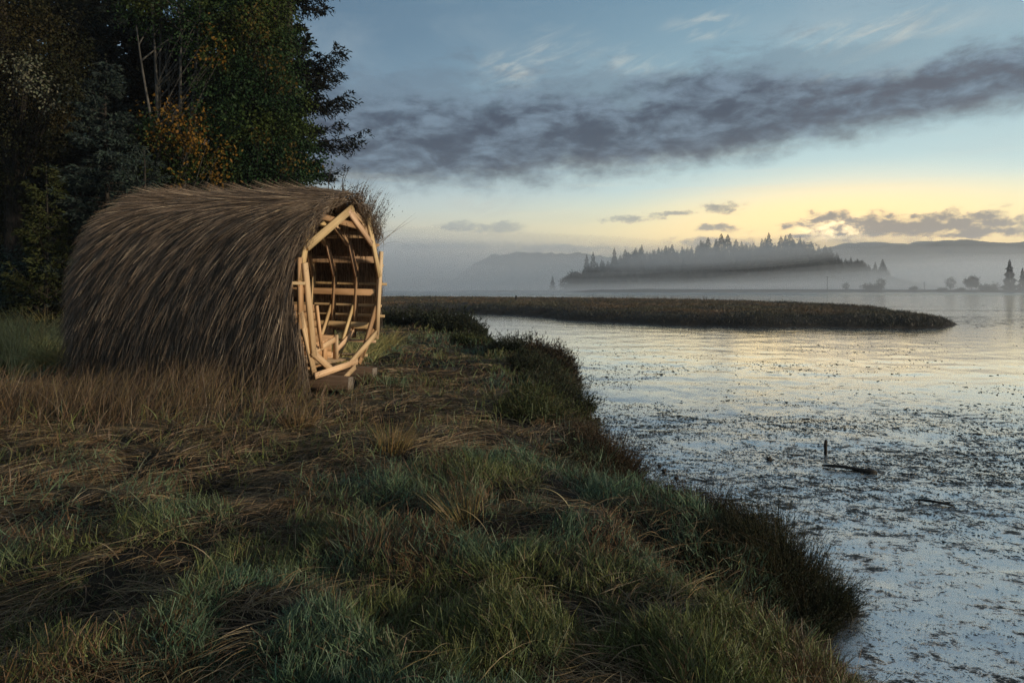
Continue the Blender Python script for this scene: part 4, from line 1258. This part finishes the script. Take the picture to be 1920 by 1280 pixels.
def broadleaf(name, X, Y, h, clumps, col, label, n_leaf=30000, leaf=0.13, stems=1, bark=None, patches=(), trunk_r=0.14, col2=None, spread=0.25):
    """clumps: (dx, dy, z, rx, ry, rz) ellipsoids that hold leaf sprays; patches: (clumps, colour, part name, n)"""
    z0 = float(zland(np.array([X]), np.array([Y]))[0]) - 0.05
    o = empty(name, (X, Y, z0), label=label, category='tree')
    mb = MB()
    tips = []
    for s in range(stems):
        a = rng.random() * 2 * pi
        lx, ly = (0, 0) if stems == 1 else (math.cos(a) * spread * (0.5 + rng.random()), math.sin(a) * spread * 0.6)
        t = np.linspace(0, 1, 12)
        pts = np.stack([lx * h * 0.25 * t ** 1.4 + 0.12 * np.sin(t * 5 + s), ly * h * 0.25 * t ** 1.4 + 0.1 * np.cos(t * 4 + s), h * (0.8 + .2 * rng.random()) * t], 1)
        mb.tube(pts, trunk_r * (1 - 0.85 * t) / (1 if stems == 1 else 1.6), 7)
        tips.append(pts)
    def foliage(cl, n, c, c2, partname):
        cl = np.array(cl, float)
        vol = np.cbrt(cl[:, 3] * cl[:, 4] * cl[:, 5]) ** 2.2
        ns = max(20, n // 34)
        pk = rng.choice(len(cl), ns, p=vol / vol.sum())
        dirv = unit(rng.normal(size=(ns, 3)))
        rad = rng.random(ns) ** 0.42
        sc = cl[pk][:, :3] + dirv * cl[pk][:, 3:] * rad[:, None]
        # limbs that carry the sprays
        for j in range(0, ns, max(1, ns // 60)):
            st_ = tips[rng.integers(0, len(tips))]
            zt = np.clip(sc[j, 2] - 0.95 * np.hypot(sc[j, 0], sc[j, 1]) - 0.4, 0.3, h)
            root = np.array([np.interp(zt, st_[:, 2], st_[:, k]) for k in range(3)])
            mid_ = (root + sc[j]) / 2 + np.array([0, 0, 0.15])
            mb.tube(np.array([root, mid_, sc[j]]), [0.026, 0.015, 0.005], 4, cap=False)
        per = 34
        out_d = unit(dirv + np.array([0, 0, -0.25]))
        tip = rng.random((ns, per, 1))
        pp = sc[:, None, :] + rng.normal(0, 0.16, (ns, per, 3)) + out_d[:, None, :] * tip * 0.35
        pp = pp.reshape(-1, 3)
        nn = len(pp)
        dd = np.repeat(out_d, per, 0) * 0.6 + rng.normal(0, .6, (nn, 3)) + np.array([0, 0, -0.35])
        nv = rng.normal(0, .6, (nn, 3)) + np.array([0, 0, 1.0])
        V, F = leaves(pp, dd, nv, leaf * (0.55 + 0.75 * rng.random(nn)), leaf * (0.45 + 0.35 * rng.random(nn)))
        tone_ = fbm(pp[:, 0] * 0.8 + X, pp[:, 2] * 0.8, 3, 190)
        C = jit(c, nn, .75, 1.25)
        if c2 is not None:
            m2 = sstep(0.48, 0.66, tone_)[:, None]
            C = C * (1 - m2) + jit(c2, nn, .75, 1.25) * m2
        link(partname, make_mesh(partname, V, F, np.repeat(C, 4, 0)), M_leaf, o)
    foliage(clumps, n_leaf, col, col2, 'crown')
    for (cl, c, pn, n) in patches:
        foliage(cl, n, c, None, pn)
    mb.build('trunk', bark or M_bark, o)
    return o

def ell(pxs, Y, X):
    """(px, py, rpx, rpy, depth offset, ry) -> clump relative to the tree base"""
    o_ = []
    for (px, py, rx, rz, dy, ry) in pxs:
        yy = Y + dy
        o_.append((px2(px, yy) - X, dy, pz(py, yy), rx / 1280 * yy, ry, rz / 1280 * yy))
    return o_

# big brown-green tree at the left edge
Y = 19.0; X = px2(15, Y)
broadleaf('cedar_tree', X, Y, 12.5, ell([(30, 60, 110, 90, 0, 1.6), (100, 90, 60, 70, -.3, 1.0), (40, 190, 80, 80, -.2, 1.4), (110, 170, 40, 50, 0, .8), (10, 300, 70, 60, 0, 1.2), (-60, 120, 90, 160, 0, 1.5), (20, -60, 120, 90, 0, 1.6), (55, 250, 40, 40, -.3, .8), (-30, 380, 70, 70, 0, 1)], Y, X),
          (0.023, 0.025, 0.011), 'large olive brown tree with hanging pale moss at the left edge of the wood', 44000, 0.085, 1, None,
          patches=((ell([(38, 105, 8, 18, -1.5, .2), (97, 165, 7, 14, -1.2, .2), (108, 172, 8, 10, -1.2, .2), (50, 130, 7, 10, -1.6, .2)], Y, X), (0.12, 0.125, 0.085), 'moss', 240),), col2=(0.036, 0.031, 0.012), trunk_r=0.3)
# blue-green spruces
Y = 17.6; conifer('spruce_tree', px2(200, Y), Y, pz(106, Y), 1.75, 150, (0.040, 0.058, 0.050), 'blue green spruce with a pointed top rising behind the thatched roof', 0.06, 0.18, 0.16, 0.12, 0.032, 60, 0.75, 0.10, 8)
Y = 22.0; conifer('spruce_tree', px2(150, Y), Y, 15.5, 2.6, 170, (0.038, 0.052, 0.045), 'tall grey green spruce between the olive brown tree and the maple', 0.05, 0.25, 0.1, 0.16, 0.046, 52, 0.7, 0.18, 8)
Y = 16.2; conifer('spruce_tree', px2(268, Y), Y, 4.9, 1.5, 90, (0.038, 0.055, 0.046), 'short dark blue green spruce low behind the middle of the roof', 0.05, 0.16, 0.14, 0.12, 0.03, 34, 0.7, 0.1, 8)
Y = 16.4; conifer('young_conifer', px2(88, Y), Y, pz(308, Y), 0.85, 110, (0.046, 0.054, 0.018), 'small yellow green young conifer at the left behind the shelter', 0.04, -0.35, 0.25, 0.11, 0.03, 34, 0.6, 0.06, 8)
# maple with orange leaves and pale stems
Y = 19.2; X = px2(322, Y)
broadleaf('maple_tree', X, Y, 10.6, ell([(330, 20, 80, 50, 0, 1.2), (290, -30, 90, 70, .3, 1.4), (400, 60, 50, 60, 0, 1.0), (420, 130, 40, 60, 0, .9), (330, 265, 70, 50, -.3, 1.0), (390, 290, 50, 50, -.3, .9), (420, 220, 60, 70, .2, 1.0), (300, 330, 60, 30, -.2, .9)], Y, X),
          (0.022, 0.046, 0.016), 'pale stemmed maple with patches of orange autumn leaves above the roof', 20000, 0.10, 7, M_palebark,
          patches=((ell([(320, 212, 42, 16, -1.0, .4), (368, 235, 26, 18, -1.0, .4), (300, 248, 26, 12, -1.1, .3), (398, 292, 20, 34, -1.2, .4), (350, 262, 26, 12, -1.1, .3), (405, 100, 24, 26, -1.0, .4), (385, 72, 22, 16, -1, .3), (330, 345, 10, 8, -1.2, .2)], Y, X), (0.16, 0.085, 0.014), 'orange_leaves', 1300),), col2=(0.044, 0.058, 0.013), spread=0.30, trunk_r=0.16)
# green maple to its right
Y = 20.0; X = px2(470, Y)
broadleaf('maple_tree', X, Y, 11.0, ell([(470, 20, 70, 80, 0, 1.3), (500, 110, 60, 70, -.2, 1.2), (450, 160, 60, 60, -.3, 1.2), (520, 180, 45, 50, -.3, .9), (480, 240, 70, 50, -.3, 1.2), (545, 265, 40, 45, -.2, .8), (500, 310, 80, 40, -.2, 1.1), (440, 320, 60, 40, 0, 1), (570, 310, 30, 35, 0, .6), (440, -40, 90, 70, 0, 1.4), (455, 80, 60, 60, 0, 1)], Y, X),
          (0.019, 0.043, 0.016), 'bushy dark green maple with yellowing leaf edges beside the black conifer', 44000, 0.095, 3, None,
          patches=((ell([(475, 60, 22, 22, -1.0, .4), (497, 95, 14, 22, -1.1, .3), (540, 130, 14, 24, -.9, .3), (560, 285, 16, 24, -.9, .3), (465, 30, 18, 10, -1.2, .3), (480, 260, 14, 10, -1.3, .3)], Y, X), (0.085, 0.060, 0.014), 'yellow_leaves', 800),), col2=(0.042, 0.062, 0.014))
# black conifer against the sky
Y = 23.0
conifer('fir_tree', px2(540, Y), Y, 17.0, 2.80, 165, (0.010, 0.013, 0.009), 'black fir with long ragged drooping branches against the sky', 0.10, 0.50, 0.42, 0.14, 0.045, 40, 0.35, 0.3, 9, whorl=1.15, lop=((0, .22, .29, .345, .39, .5, .65, 1), (.6, .55, .62, .80, 1.02, 0.98, 0.90, .6)))
# dark conifers that fill the wood behind
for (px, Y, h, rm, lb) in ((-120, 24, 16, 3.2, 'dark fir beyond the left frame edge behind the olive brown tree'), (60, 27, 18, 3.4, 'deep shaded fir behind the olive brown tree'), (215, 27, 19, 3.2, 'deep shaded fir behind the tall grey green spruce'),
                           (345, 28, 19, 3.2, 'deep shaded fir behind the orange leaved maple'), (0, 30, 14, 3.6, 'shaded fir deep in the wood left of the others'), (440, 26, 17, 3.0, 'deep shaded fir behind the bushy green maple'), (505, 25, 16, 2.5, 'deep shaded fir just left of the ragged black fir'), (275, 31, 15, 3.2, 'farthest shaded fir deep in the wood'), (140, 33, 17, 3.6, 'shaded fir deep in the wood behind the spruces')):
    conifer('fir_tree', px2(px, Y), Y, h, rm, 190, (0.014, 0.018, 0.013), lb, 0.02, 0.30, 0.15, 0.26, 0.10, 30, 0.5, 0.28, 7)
# leafy undergrowth at the wood's foot
for (px, Y, h, w, c, lb) in ((20, 17.8, 2.7, 1.5, (0.030, 0.046, 0.034), 'dark leafy bush at the far left foot of the wood'), (92, 17.6, 2.5, 1.2, (0.030, 0.048, 0.036), 'blue green leafy bush between the far left bush and the shelter'), (150, 17.4, 2.9, 1.2, (0.036, 0.046, 0.026), 'leafy bush with long shoots right behind the rear of the shelter'), (-70, 17.8, 2.6, 1.6, (0.028, 0.04, 0.028), 'dark bush outside the left frame edge by the meadow')):
    X = px2(px, Y)
    o = broadleaf('bush', X, Y, h, [(0, 0, h * .45, w, .8, h * .45), (w * .5, -.2, h * .6, w * .5, .6, h * .35), (-w * .5, -.1, h * .5, w * .6, .6, h * .45)], c, lb, 6000, 0.12, 5, None, col2=np.array(c) * 1.6, trunk_r=0.04)
    o['category'] = 'bush'

# ================================================================== far shore, hill and its conifers
def ground_strip(name, xs, y0, y1, hfun, mat, ny=18, **kw):
    ys = np.linspace(y0, y1, ny)
    Xg, Yg = np.meshgrid(xs, ys, indexing='ij')
    Z = hfun(Xg, (Yg - y0) / (y1 - y0))
    i = np.arange(Xg.size).reshape(Xg.shape)
    F = np.stack([i[:-1, :-1], i[1:, :-1], i[1:, 1:], i[:-1, 1:]], -1).reshape(-1, 4)
    return link(name, make_mesh(name, np.stack([Xg.ravel(), Yg.ravel(), Z.ravel()], 1), F, smooth=True), mat, **kw)

HY0, HYR, HY1 = 470.0, 545.0, 640.0
# skyline of the wooded hill: (px, py of the tree tops)
SKYL = [(1020, 552), (1040, 546), (1060, 534), (1090, 520), (1130, 508), (1180, 490), (1230, 480), (1300, 474), (1350, 477), (1400, 480), (1440, 470), (1480, 470), (1530, 482), (1580, 492), (1630, 504), (1670, 514), (1720, 530), (1780, 550)]
hx = np.array([(p_[0] - 960) / 1280 * HYR for p_ in SKYL]); hz = np.array([(540 - p_[1]) / 1280 * HYR + CAMH for p_ in SKYL]) - 2.0
def hillz(x, t):
    top = np.interp(x, hx, hz, left=-3, right=-3)
    tr = (HYR - HY0) / (HY1 - HY0)
    prof = np.where(t < tr, sstep(-0.15, 1.0, t / tr), 1 - 0.9 * sstep(0, 1, (t - tr) / (1 - tr)))
    return np.where(top > 0, top * prof, top) + (fbm(x * 0.05, t * 6, 3, 200) - .5) * 1.5 - 0.6
ground_strip('hill', np.linspace(20, 360, 120), HY0, HY1, hillz, M_hill, 24, kind='structure', label='wooded hill across the bay wrapped in fog', category='hill')

def far_conifer_mesh(h, r, seed, n=900, ragged=0.35, col=(0.018, 0.022, 0.014)):
    rr = np.random.default_rng(seed)
    z = h * (0.05 + 0.95 * rr.random(n) ** 0.8); f = 1 - z / h
    a = rr.random(n) * 2 * pi
    lay_ = 0.72 + 0.28 * np.sin(z / h * 34 + rr.random() * 6)
    rad = (r * f ** 0.95 * lay_ * (1 - ragged * rr.random(n)) + 0.004 * h) * np.sqrt(rr.random(n))
    P = np.stack([np.cos(a) * rad, np.sin(a) * rad, z], 1)
    D = np.stack([np.cos(a), np.sin(a), -0.25 + 0.3 * rr.normal(size=n)], 1)
    L = 0.085 * h * (0.10 + f ** .8) * (0.6 + .7 * rr.random(n))
    V, F = leaves(P, D, rr.normal(size=(n, 3)), L, L * 0.55)
    mb = MB(); mb.add(V, F, np.repeat(np.array([col]) * (0.6 + .8 * rr.random((n, 1))), 4, 0))
    mb.tube([(0, 0, -1.5), (0, 0, h * .5), (0, 0, h)], [h * 0.016, h * 0.010, h * .002], 5, (0.02, 0.015, 0.012), cap=False)
    return mb.mesh('far_conifer')
def far_round_mesh(h, r, seed, n=700, col=(0.028, 0.026, 0.016), trunk=0.35, gaps=0.5):
    rr = np.random.default_rng(seed)
    nc = 16
    cd = unit(rr.normal(size=(nc, 3))); cc = cd * np.array([r * .65, r * .65, h * (1 - trunk) * .36]) + np.array([0, 0, h * (trunk + (1 - trunk) * .5)])
    pk = rr.integers(0, nc, n)
    P = cc[pk] + rr.normal(size=(n, 3)) * r * 0.24 * gaps * 1.6
    L = np.full(n, r * 0.20)
    V, F = leaves(P, rr.normal(size=(n, 3)), rr.normal(size=(n, 3)), L, L * .6)
    mb = MB(); mb.add(V, F, np.repeat(np.array([col]) * (0.6 + .8 * rr.random((n, 1))), 4, 0))
    mb.tube([(0, 0, -.5), (0.05 * r, 0, h * .4), (0, 0, h * .75)], [h * 0.03, h * 0.02, h * .006], 5, (0.02, 0.017, 0.014), cap=False)
    for j in range(nc):
        mb.tube([(0.02 * r, 0, h * trunk * .8), cc[j] * .5 + np.array([0, 0, h * trunk * .5]), cc[j]], [h * .012, h * .008, h * .003], 4, (0.02, 0.017, 0.014), cap=False)
    return mb.mesh('far_tree')

CONS = [far_conifer_mesh(1.0, rr_, 300 + j) for j, rr_ in enumerate((0.17, 0.20, 0.15, 0.23, 0.18))]
for c in CONS: c.materials.append(M_far)
RND = [far_round_mesh(1.0, 0.42, 400 + j, gaps=.5, trunk=.12) for j in range(3)]
for c in RND: c.materials.append(M_far)
r_h = np.random.default_rng(5)
def put_far(mesh, X, Y, z, h, label, group, name='conifer', sx=1.0, cat='tree'):
    o = link(name, mesh, None, label=label, category=cat)
    if group: o['group'] = group
    o.location = (X, Y, z); o.scale = (h * sx, h * sx, h); o.rotation_euler = (0, 0, r_h.random() * 6.28)
    return o
tr_ = (HYR - HY0) / (HY1 - HY0)
GRP = 'trees on the foggy hill'; LBL = 'one of the dark trees crowded on the foggy hill across the bay'
for k in range(275):
    if k < 110:
        px = 1090 + 580 * (k + r_h.random()) / 110; t = tr_ * (0.92 + 0.16 * r_h.random())
    else:
        px = 1070 + 590 * r_h.random(); t = tr_ * (0.10 + 0.85 * r_h.random())
    Y = HY0 + t * (HY1 - HY0); X = px2(px, HYR) * (Y / HYR)
    z = float(hillz(np.array([X]), np.array([t]))[0])
    h = 7.0 + 9.0 * r_h.random() ** 1.7 * (0.5 + vnoise(np.array([px * 0.02]), np.array([k * 0.0 + 3.0]), 250)[0])
    if k < 110 and r_h.random() < 0.14: h *= 1.3
    if px > 1560: h *= 0.75
    if k >= 110 and k % 3 == 0:
        put_far(RND[k % 2], X, Y, z - 0.8, h * 0.85, LBL, GRP, 'far_tree', sx=1.5 + 0.8 * r_h.random())
    else:
        put_far(CONS[k % 5], X, Y, z - 0.8, h, LBL, GRP, sx=1.45 + 0.8 * r_h.random())
# tall lone trees at the left shoulder of the hill
for (px, pyt, lb) in ((1152, 462, 'tall double topped conifer standing clear at the left shoulder of the foggy hill'), (1112, 470, 'conifer spire left of the double topped one on the foggy hill'), (1100, 475, 'shorter conifer at the left end of the foggy hill')):
    Y = 505.0; X = px2(px, Y); t = (Y - HY0) / (HY1 - HY0); z = float(hillz(np.array([X]), np.array([t]))[0]); put_far(CONS[1], X, Y, z - .8, pz(pyt, Y) - z, lb, None, sx=1.1)
for (px, pyt, Y, lb) in ((1036, 517, 470, 'small pointed tree at the far left waterline of the foggy hill'), (1062, 520, 472, 'rounded tree at the left foot of the foggy hill'), (1085, 508, 476, 'broad tree above the left foot of the foggy hill')):
    X = px2(px, Y); put_far(RND[0] if px > 1040 else CONS[3], X, Y, -1.0, pz(pyt, Y) + 1.0, lb, None, 'far_tree', 1.2)

# low right shore with its trees
def shz(x, t):
    return -0.9 + 1.9 * sstep(0, 0.25, t) * (0.75 + 0.5 * fbm(x * 0.05, x * 0 + 2, 3, 210)) * sstep(20, 60, x) - 0.2
ground_strip('far_shore', np.linspace(18, 420, 200), 352, 420, shz, M_shore, 12, kind='structure', label='low dark shore across the bay', category='shore')
ground_strip('mud_bar', np.linspace(-50, 70, 60), 430, 446, lambda x, t: -0.65 + 0.75 * np.sin(np.clip(t, 0, 1) * pi) * sstep(-50, -20, x), M_shore, 8, kind='structure', label='thin dark bar at the waterline below the fog', category='bar')
BIGC = [far_conifer_mesh(1.0, 0.25, 500, 2600, 0.5, (0.020, 0.026, 0.022)), far_conifer_mesh(1.0, 0.24, 501, 2200, 0.5, (0.020, 0.026, 0.022))]
for c in BIGC: c.materials.append(M_far)
BIGR = [far_round_mesh(1.0, 0.55, 510, 1500, trunk=.30, gaps=.42), far_round_mesh(1.0, 0.38, 511, 500, trunk=.22, gaps=.55), far_round_mesh(1.0, 0.75, 512, 1300, trunk=.05, gaps=.55)]
for c in BIGR: c.materials.append(M_far)
SH = 'trees on the right shore'
def shore_tree(mesh, px, pyt, lb, name, sx=1.0, Y=362.0, cat='tree'):
    X = px2(px, Y); z = float(shz(np.array([X]), np.array([0.15]))[0]) - 0.1
    return put_far(mesh, X, Y, z, pz(pyt, Y) - z, lb, SH, name, sx, cat)
shore_tree(BIGC[0], 1893, 486, 'tallest shore conifer with ragged tiers at the right', 'conifer')
shore_tree(BIGC[1], 1917, 502, 'second shore conifer at the right frame edge', 'conifer')
shore_tree(BIGR[0], 1821, 519, 'round crowned leafy tree left of the tallest shore conifer', 'far_tree')
shore_tree(BIGR[1], 1782, 520, 'thin sparse tree left of the round crowned one on the shore', 'far_tree')
shore_tree(BIGR[2], 1856, 532, 'wide dark bush between the round tree and the tallest conifer on the shore', 'far_bush', 1.7, cat='bush')
shore_tree(BIGR[2], 1640, 531, 'broad faint bush in the fog at the middle of the right shore', 'far_bush', 1.9, cat='bush')
shore_tree(BIGR[1], 1652, 522, 'faint spindly tree growing out of the broad foggy bush', 'far_tree')
shore_tree(BIGR[1], 1586, 530, 'small faint tree left of the broad foggy bush', 'far_tree', 1.3)
shore_tree(BIGR[2], 1713, 536, 'tiny bush beside the utility pole on the shore', 'far_bush', 1.1, cat='bush')
shore_tree(BIGR[2], 1765, 539, 'low bush at the foot of the thin sparse shore tree', 'far_bush', 2.0, cat='bush')
shore_tree(BIGR[2], 1800, 539, 'low bush between the two leafy shore trees', 'far_bush', 1.8, cat='bush')
for (px, pyt, lb) in ((1733, 528, 'thin utility pole on the right shore beside the tiny bush'), (1551, 518, 'faint utility pole in the fog left of the small faint tree')):
    X = px2(px, 364); mb = MB(); h = pz(pyt, 364)
    mb.tube([(0, 0, 0), (0, 0, h)], [0.16, 0.12], 6, (0.03, 0.027, 0.024))
    mb.box((-0.9, 0, h - 0.5), (0.9, 0, h - 0.5), (0, 0, 1), 0.14, 0.12, (0.03, 0.027, 0.024))
    o = mb.build('utility_pole', M_old, label=lb, category='pole', group='utility poles on the right shore'); o.location = (X, 364, 0)

# distant ridges
def ridge(name, pts, Y, depth, lb, tree=0.0, seed=0):
    xs = np.linspace(px2(pts[0][0], Y), px2(pts[-1][0], Y), 260)
    tx = [px2(p_[0], Y) for p_ in pts]; tz = [pz(p_[1], Y) for p_ in pts]
    def hf(x, t):
        top = np.interp(x, tx, tz)
        jag = tree * (fbm(x * 0.12, x * 0 + seed, 3, 220 + seed) - 0.5) * 2 * np.exp(-((t - .5) / .12) ** 2)
        return -1 + (top + 1 + jag) * np.sin(np.clip(t, 0, 1) * pi) ** 0.8
    ground_strip(name, xs, Y - depth, Y + depth, hf, M_hill, 21, kind='structure', label=lb, category='hills')
ridge('hill', [(700, 545), (780, 520), (850, 525), (890, 494), (920, 479), (960, 473), (1000, 473), (1040, 475), (1090, 474), (1150, 484), (1250, 505), (1350, 545)], 1050, 160, 'hazy wooded ridge beyond the fog left of the main hill', 5.0, 1)
ridge('hill', [(1380, 545), (1480, 490), (1545, 466), (1580, 457), (1640, 454), (1680, 457), (1700, 461), (1716, 458), (1719, 453), (1760, 452), (1800, 450), (1840, 455), (1890, 456), (1925, 453), (1990, 445), (2100, 460), (2300, 500), (2500, 545)], 1500, 220, 'hazy long ridge below the sunrise at the right', 3.0, 5)

# ================================================================== fog and haze
def vol_mat(name, dens, col=(0.985, 0.995, 1.0), aniso=0.5):
    m = bpy.data.materials.new(name); m.use_nodes = True
    t = m.node_tree
    for n in list(t.nodes): t.nodes.remove(n)
    nb_ = NB(t)
    pv = nb_.new('ShaderNodeVolumePrincipled')
    pv.inputs['Color'].default_value = (*col, 1)
    pv.inputs['Density'].default_value = dens
    pv.inputs['Anisotropy'].default_value = aniso
    out = nb_.new('ShaderNodeOutputMaterial')
    nb_.link(pv.outputs[0], out.inputs['Volume'])
    return m

def fog(cx, cy, cz, rx, ry, rz, dens, lb, lump=0.18, tilt=0.0, seed=0, layers=4):
    nu, nv = 56, 26
    U, Vv = np.meshgrid(np.linspace(0, 2 * pi, nu, endpoint=False), np.linspace(0, pi, nv), indexing='ij')
    dx = np.sin(Vv) * np.cos(U); dy = np.sin(Vv) * np.sin(U); dz = np.cos(Vv)
    i = np.arange(nu * nv).reshape(nu, nv); j = np.roll(i, -1, 0)
    F = np.stack([i[:, :-1], i[:, 1:], j[:, 1:], j[:, :-1]], -1).reshape(-1, 4)
    mat = vol_mat('fog', dens / layers)
    root = None
    for q_ in range(layers):
        sz = 1.0 - 0.62 * q_ / layers; sx_ = 1.0 - 0.30 * q_ / layers
        k = 1 + lump * ((fbm(dx * 3 + 7 + seed + q_ * 5.3, dz * 2 + dy, 3, 230 + seed) - .5) * 2) * np.sin(Vv)
        P = np.stack([dx * rx * k * sx_, dy * ry * k * sx_, dz * rz * k * sz + dx * k * sx_ * tilt * rx], -1).reshape(-1, 3)
        P[:, 2] = np.maximum(P[:, 2] + cz, MUD - 0.35 - 0.02 * q_) - cz
        me = make_mesh('fog_bank' if q_ == 0 else 'fog_core', P, F)
        if q_ == 0:
            root = link('fog_bank', me, mat, kind='stuff', label=lb, category='fog')
            root.location = (cx, cy, cz)
        else:
            link('fog_core', me, mat, root)
    return root
fog(120, 290, 0, 460, 95, 8.5, 0.0028, 'thin low mist over the far water', .1, 0, 1, 2)
fog(110, 425, -3, 420, 38, 8.5, 0.022, 'low fog bank along the foot of the wooded hill', .30, 0.004, 2)
fog(235, 436, 0, 205, 30, 19, 0.026, 'thicker low fog bank at the right foot of the wooded hill', .25, 0.062, 3)
fog(140, 449, 24, 125, 13, 11, 0.036, 'fog wisp drifting across the face of the wooded hill', .40, 0.07, 4)
fog(230, 449, 34, 60, 11, 5.5, 0.014, 'small fog wisp hanging under the summit of the wooded hill', .25, -0.03, 5)
fog(-230, 720, -10, 640, 190, 76, 0.0095, 'broad fog bank over the bay at the left', .12, 0, 6)
fog(520, 820, -10, 440, 200, 62, 0.0056, 'broad fog bank below the long right ridge', .12, 0, 7)

V = np.array([(x_, y_, z_) for x_ in (-2600, 2900) for y_ in (-60, 4320) for z_ in (MUD - 1.6, 130)], float)
F = np.array([[0, 1, 3, 2], [4, 6, 7, 5], [0, 4, 5, 1], [2, 3, 7, 6], [0, 2, 6, 4], [1, 5, 7, 3]])
link('haze', make_mesh('haze', V, F), vol_mat('haze air', 0.00036, (0.93, 0.96, 1.0), 0.3), kind='stuff', label='pale even haze in the cold dawn air', category='haze')
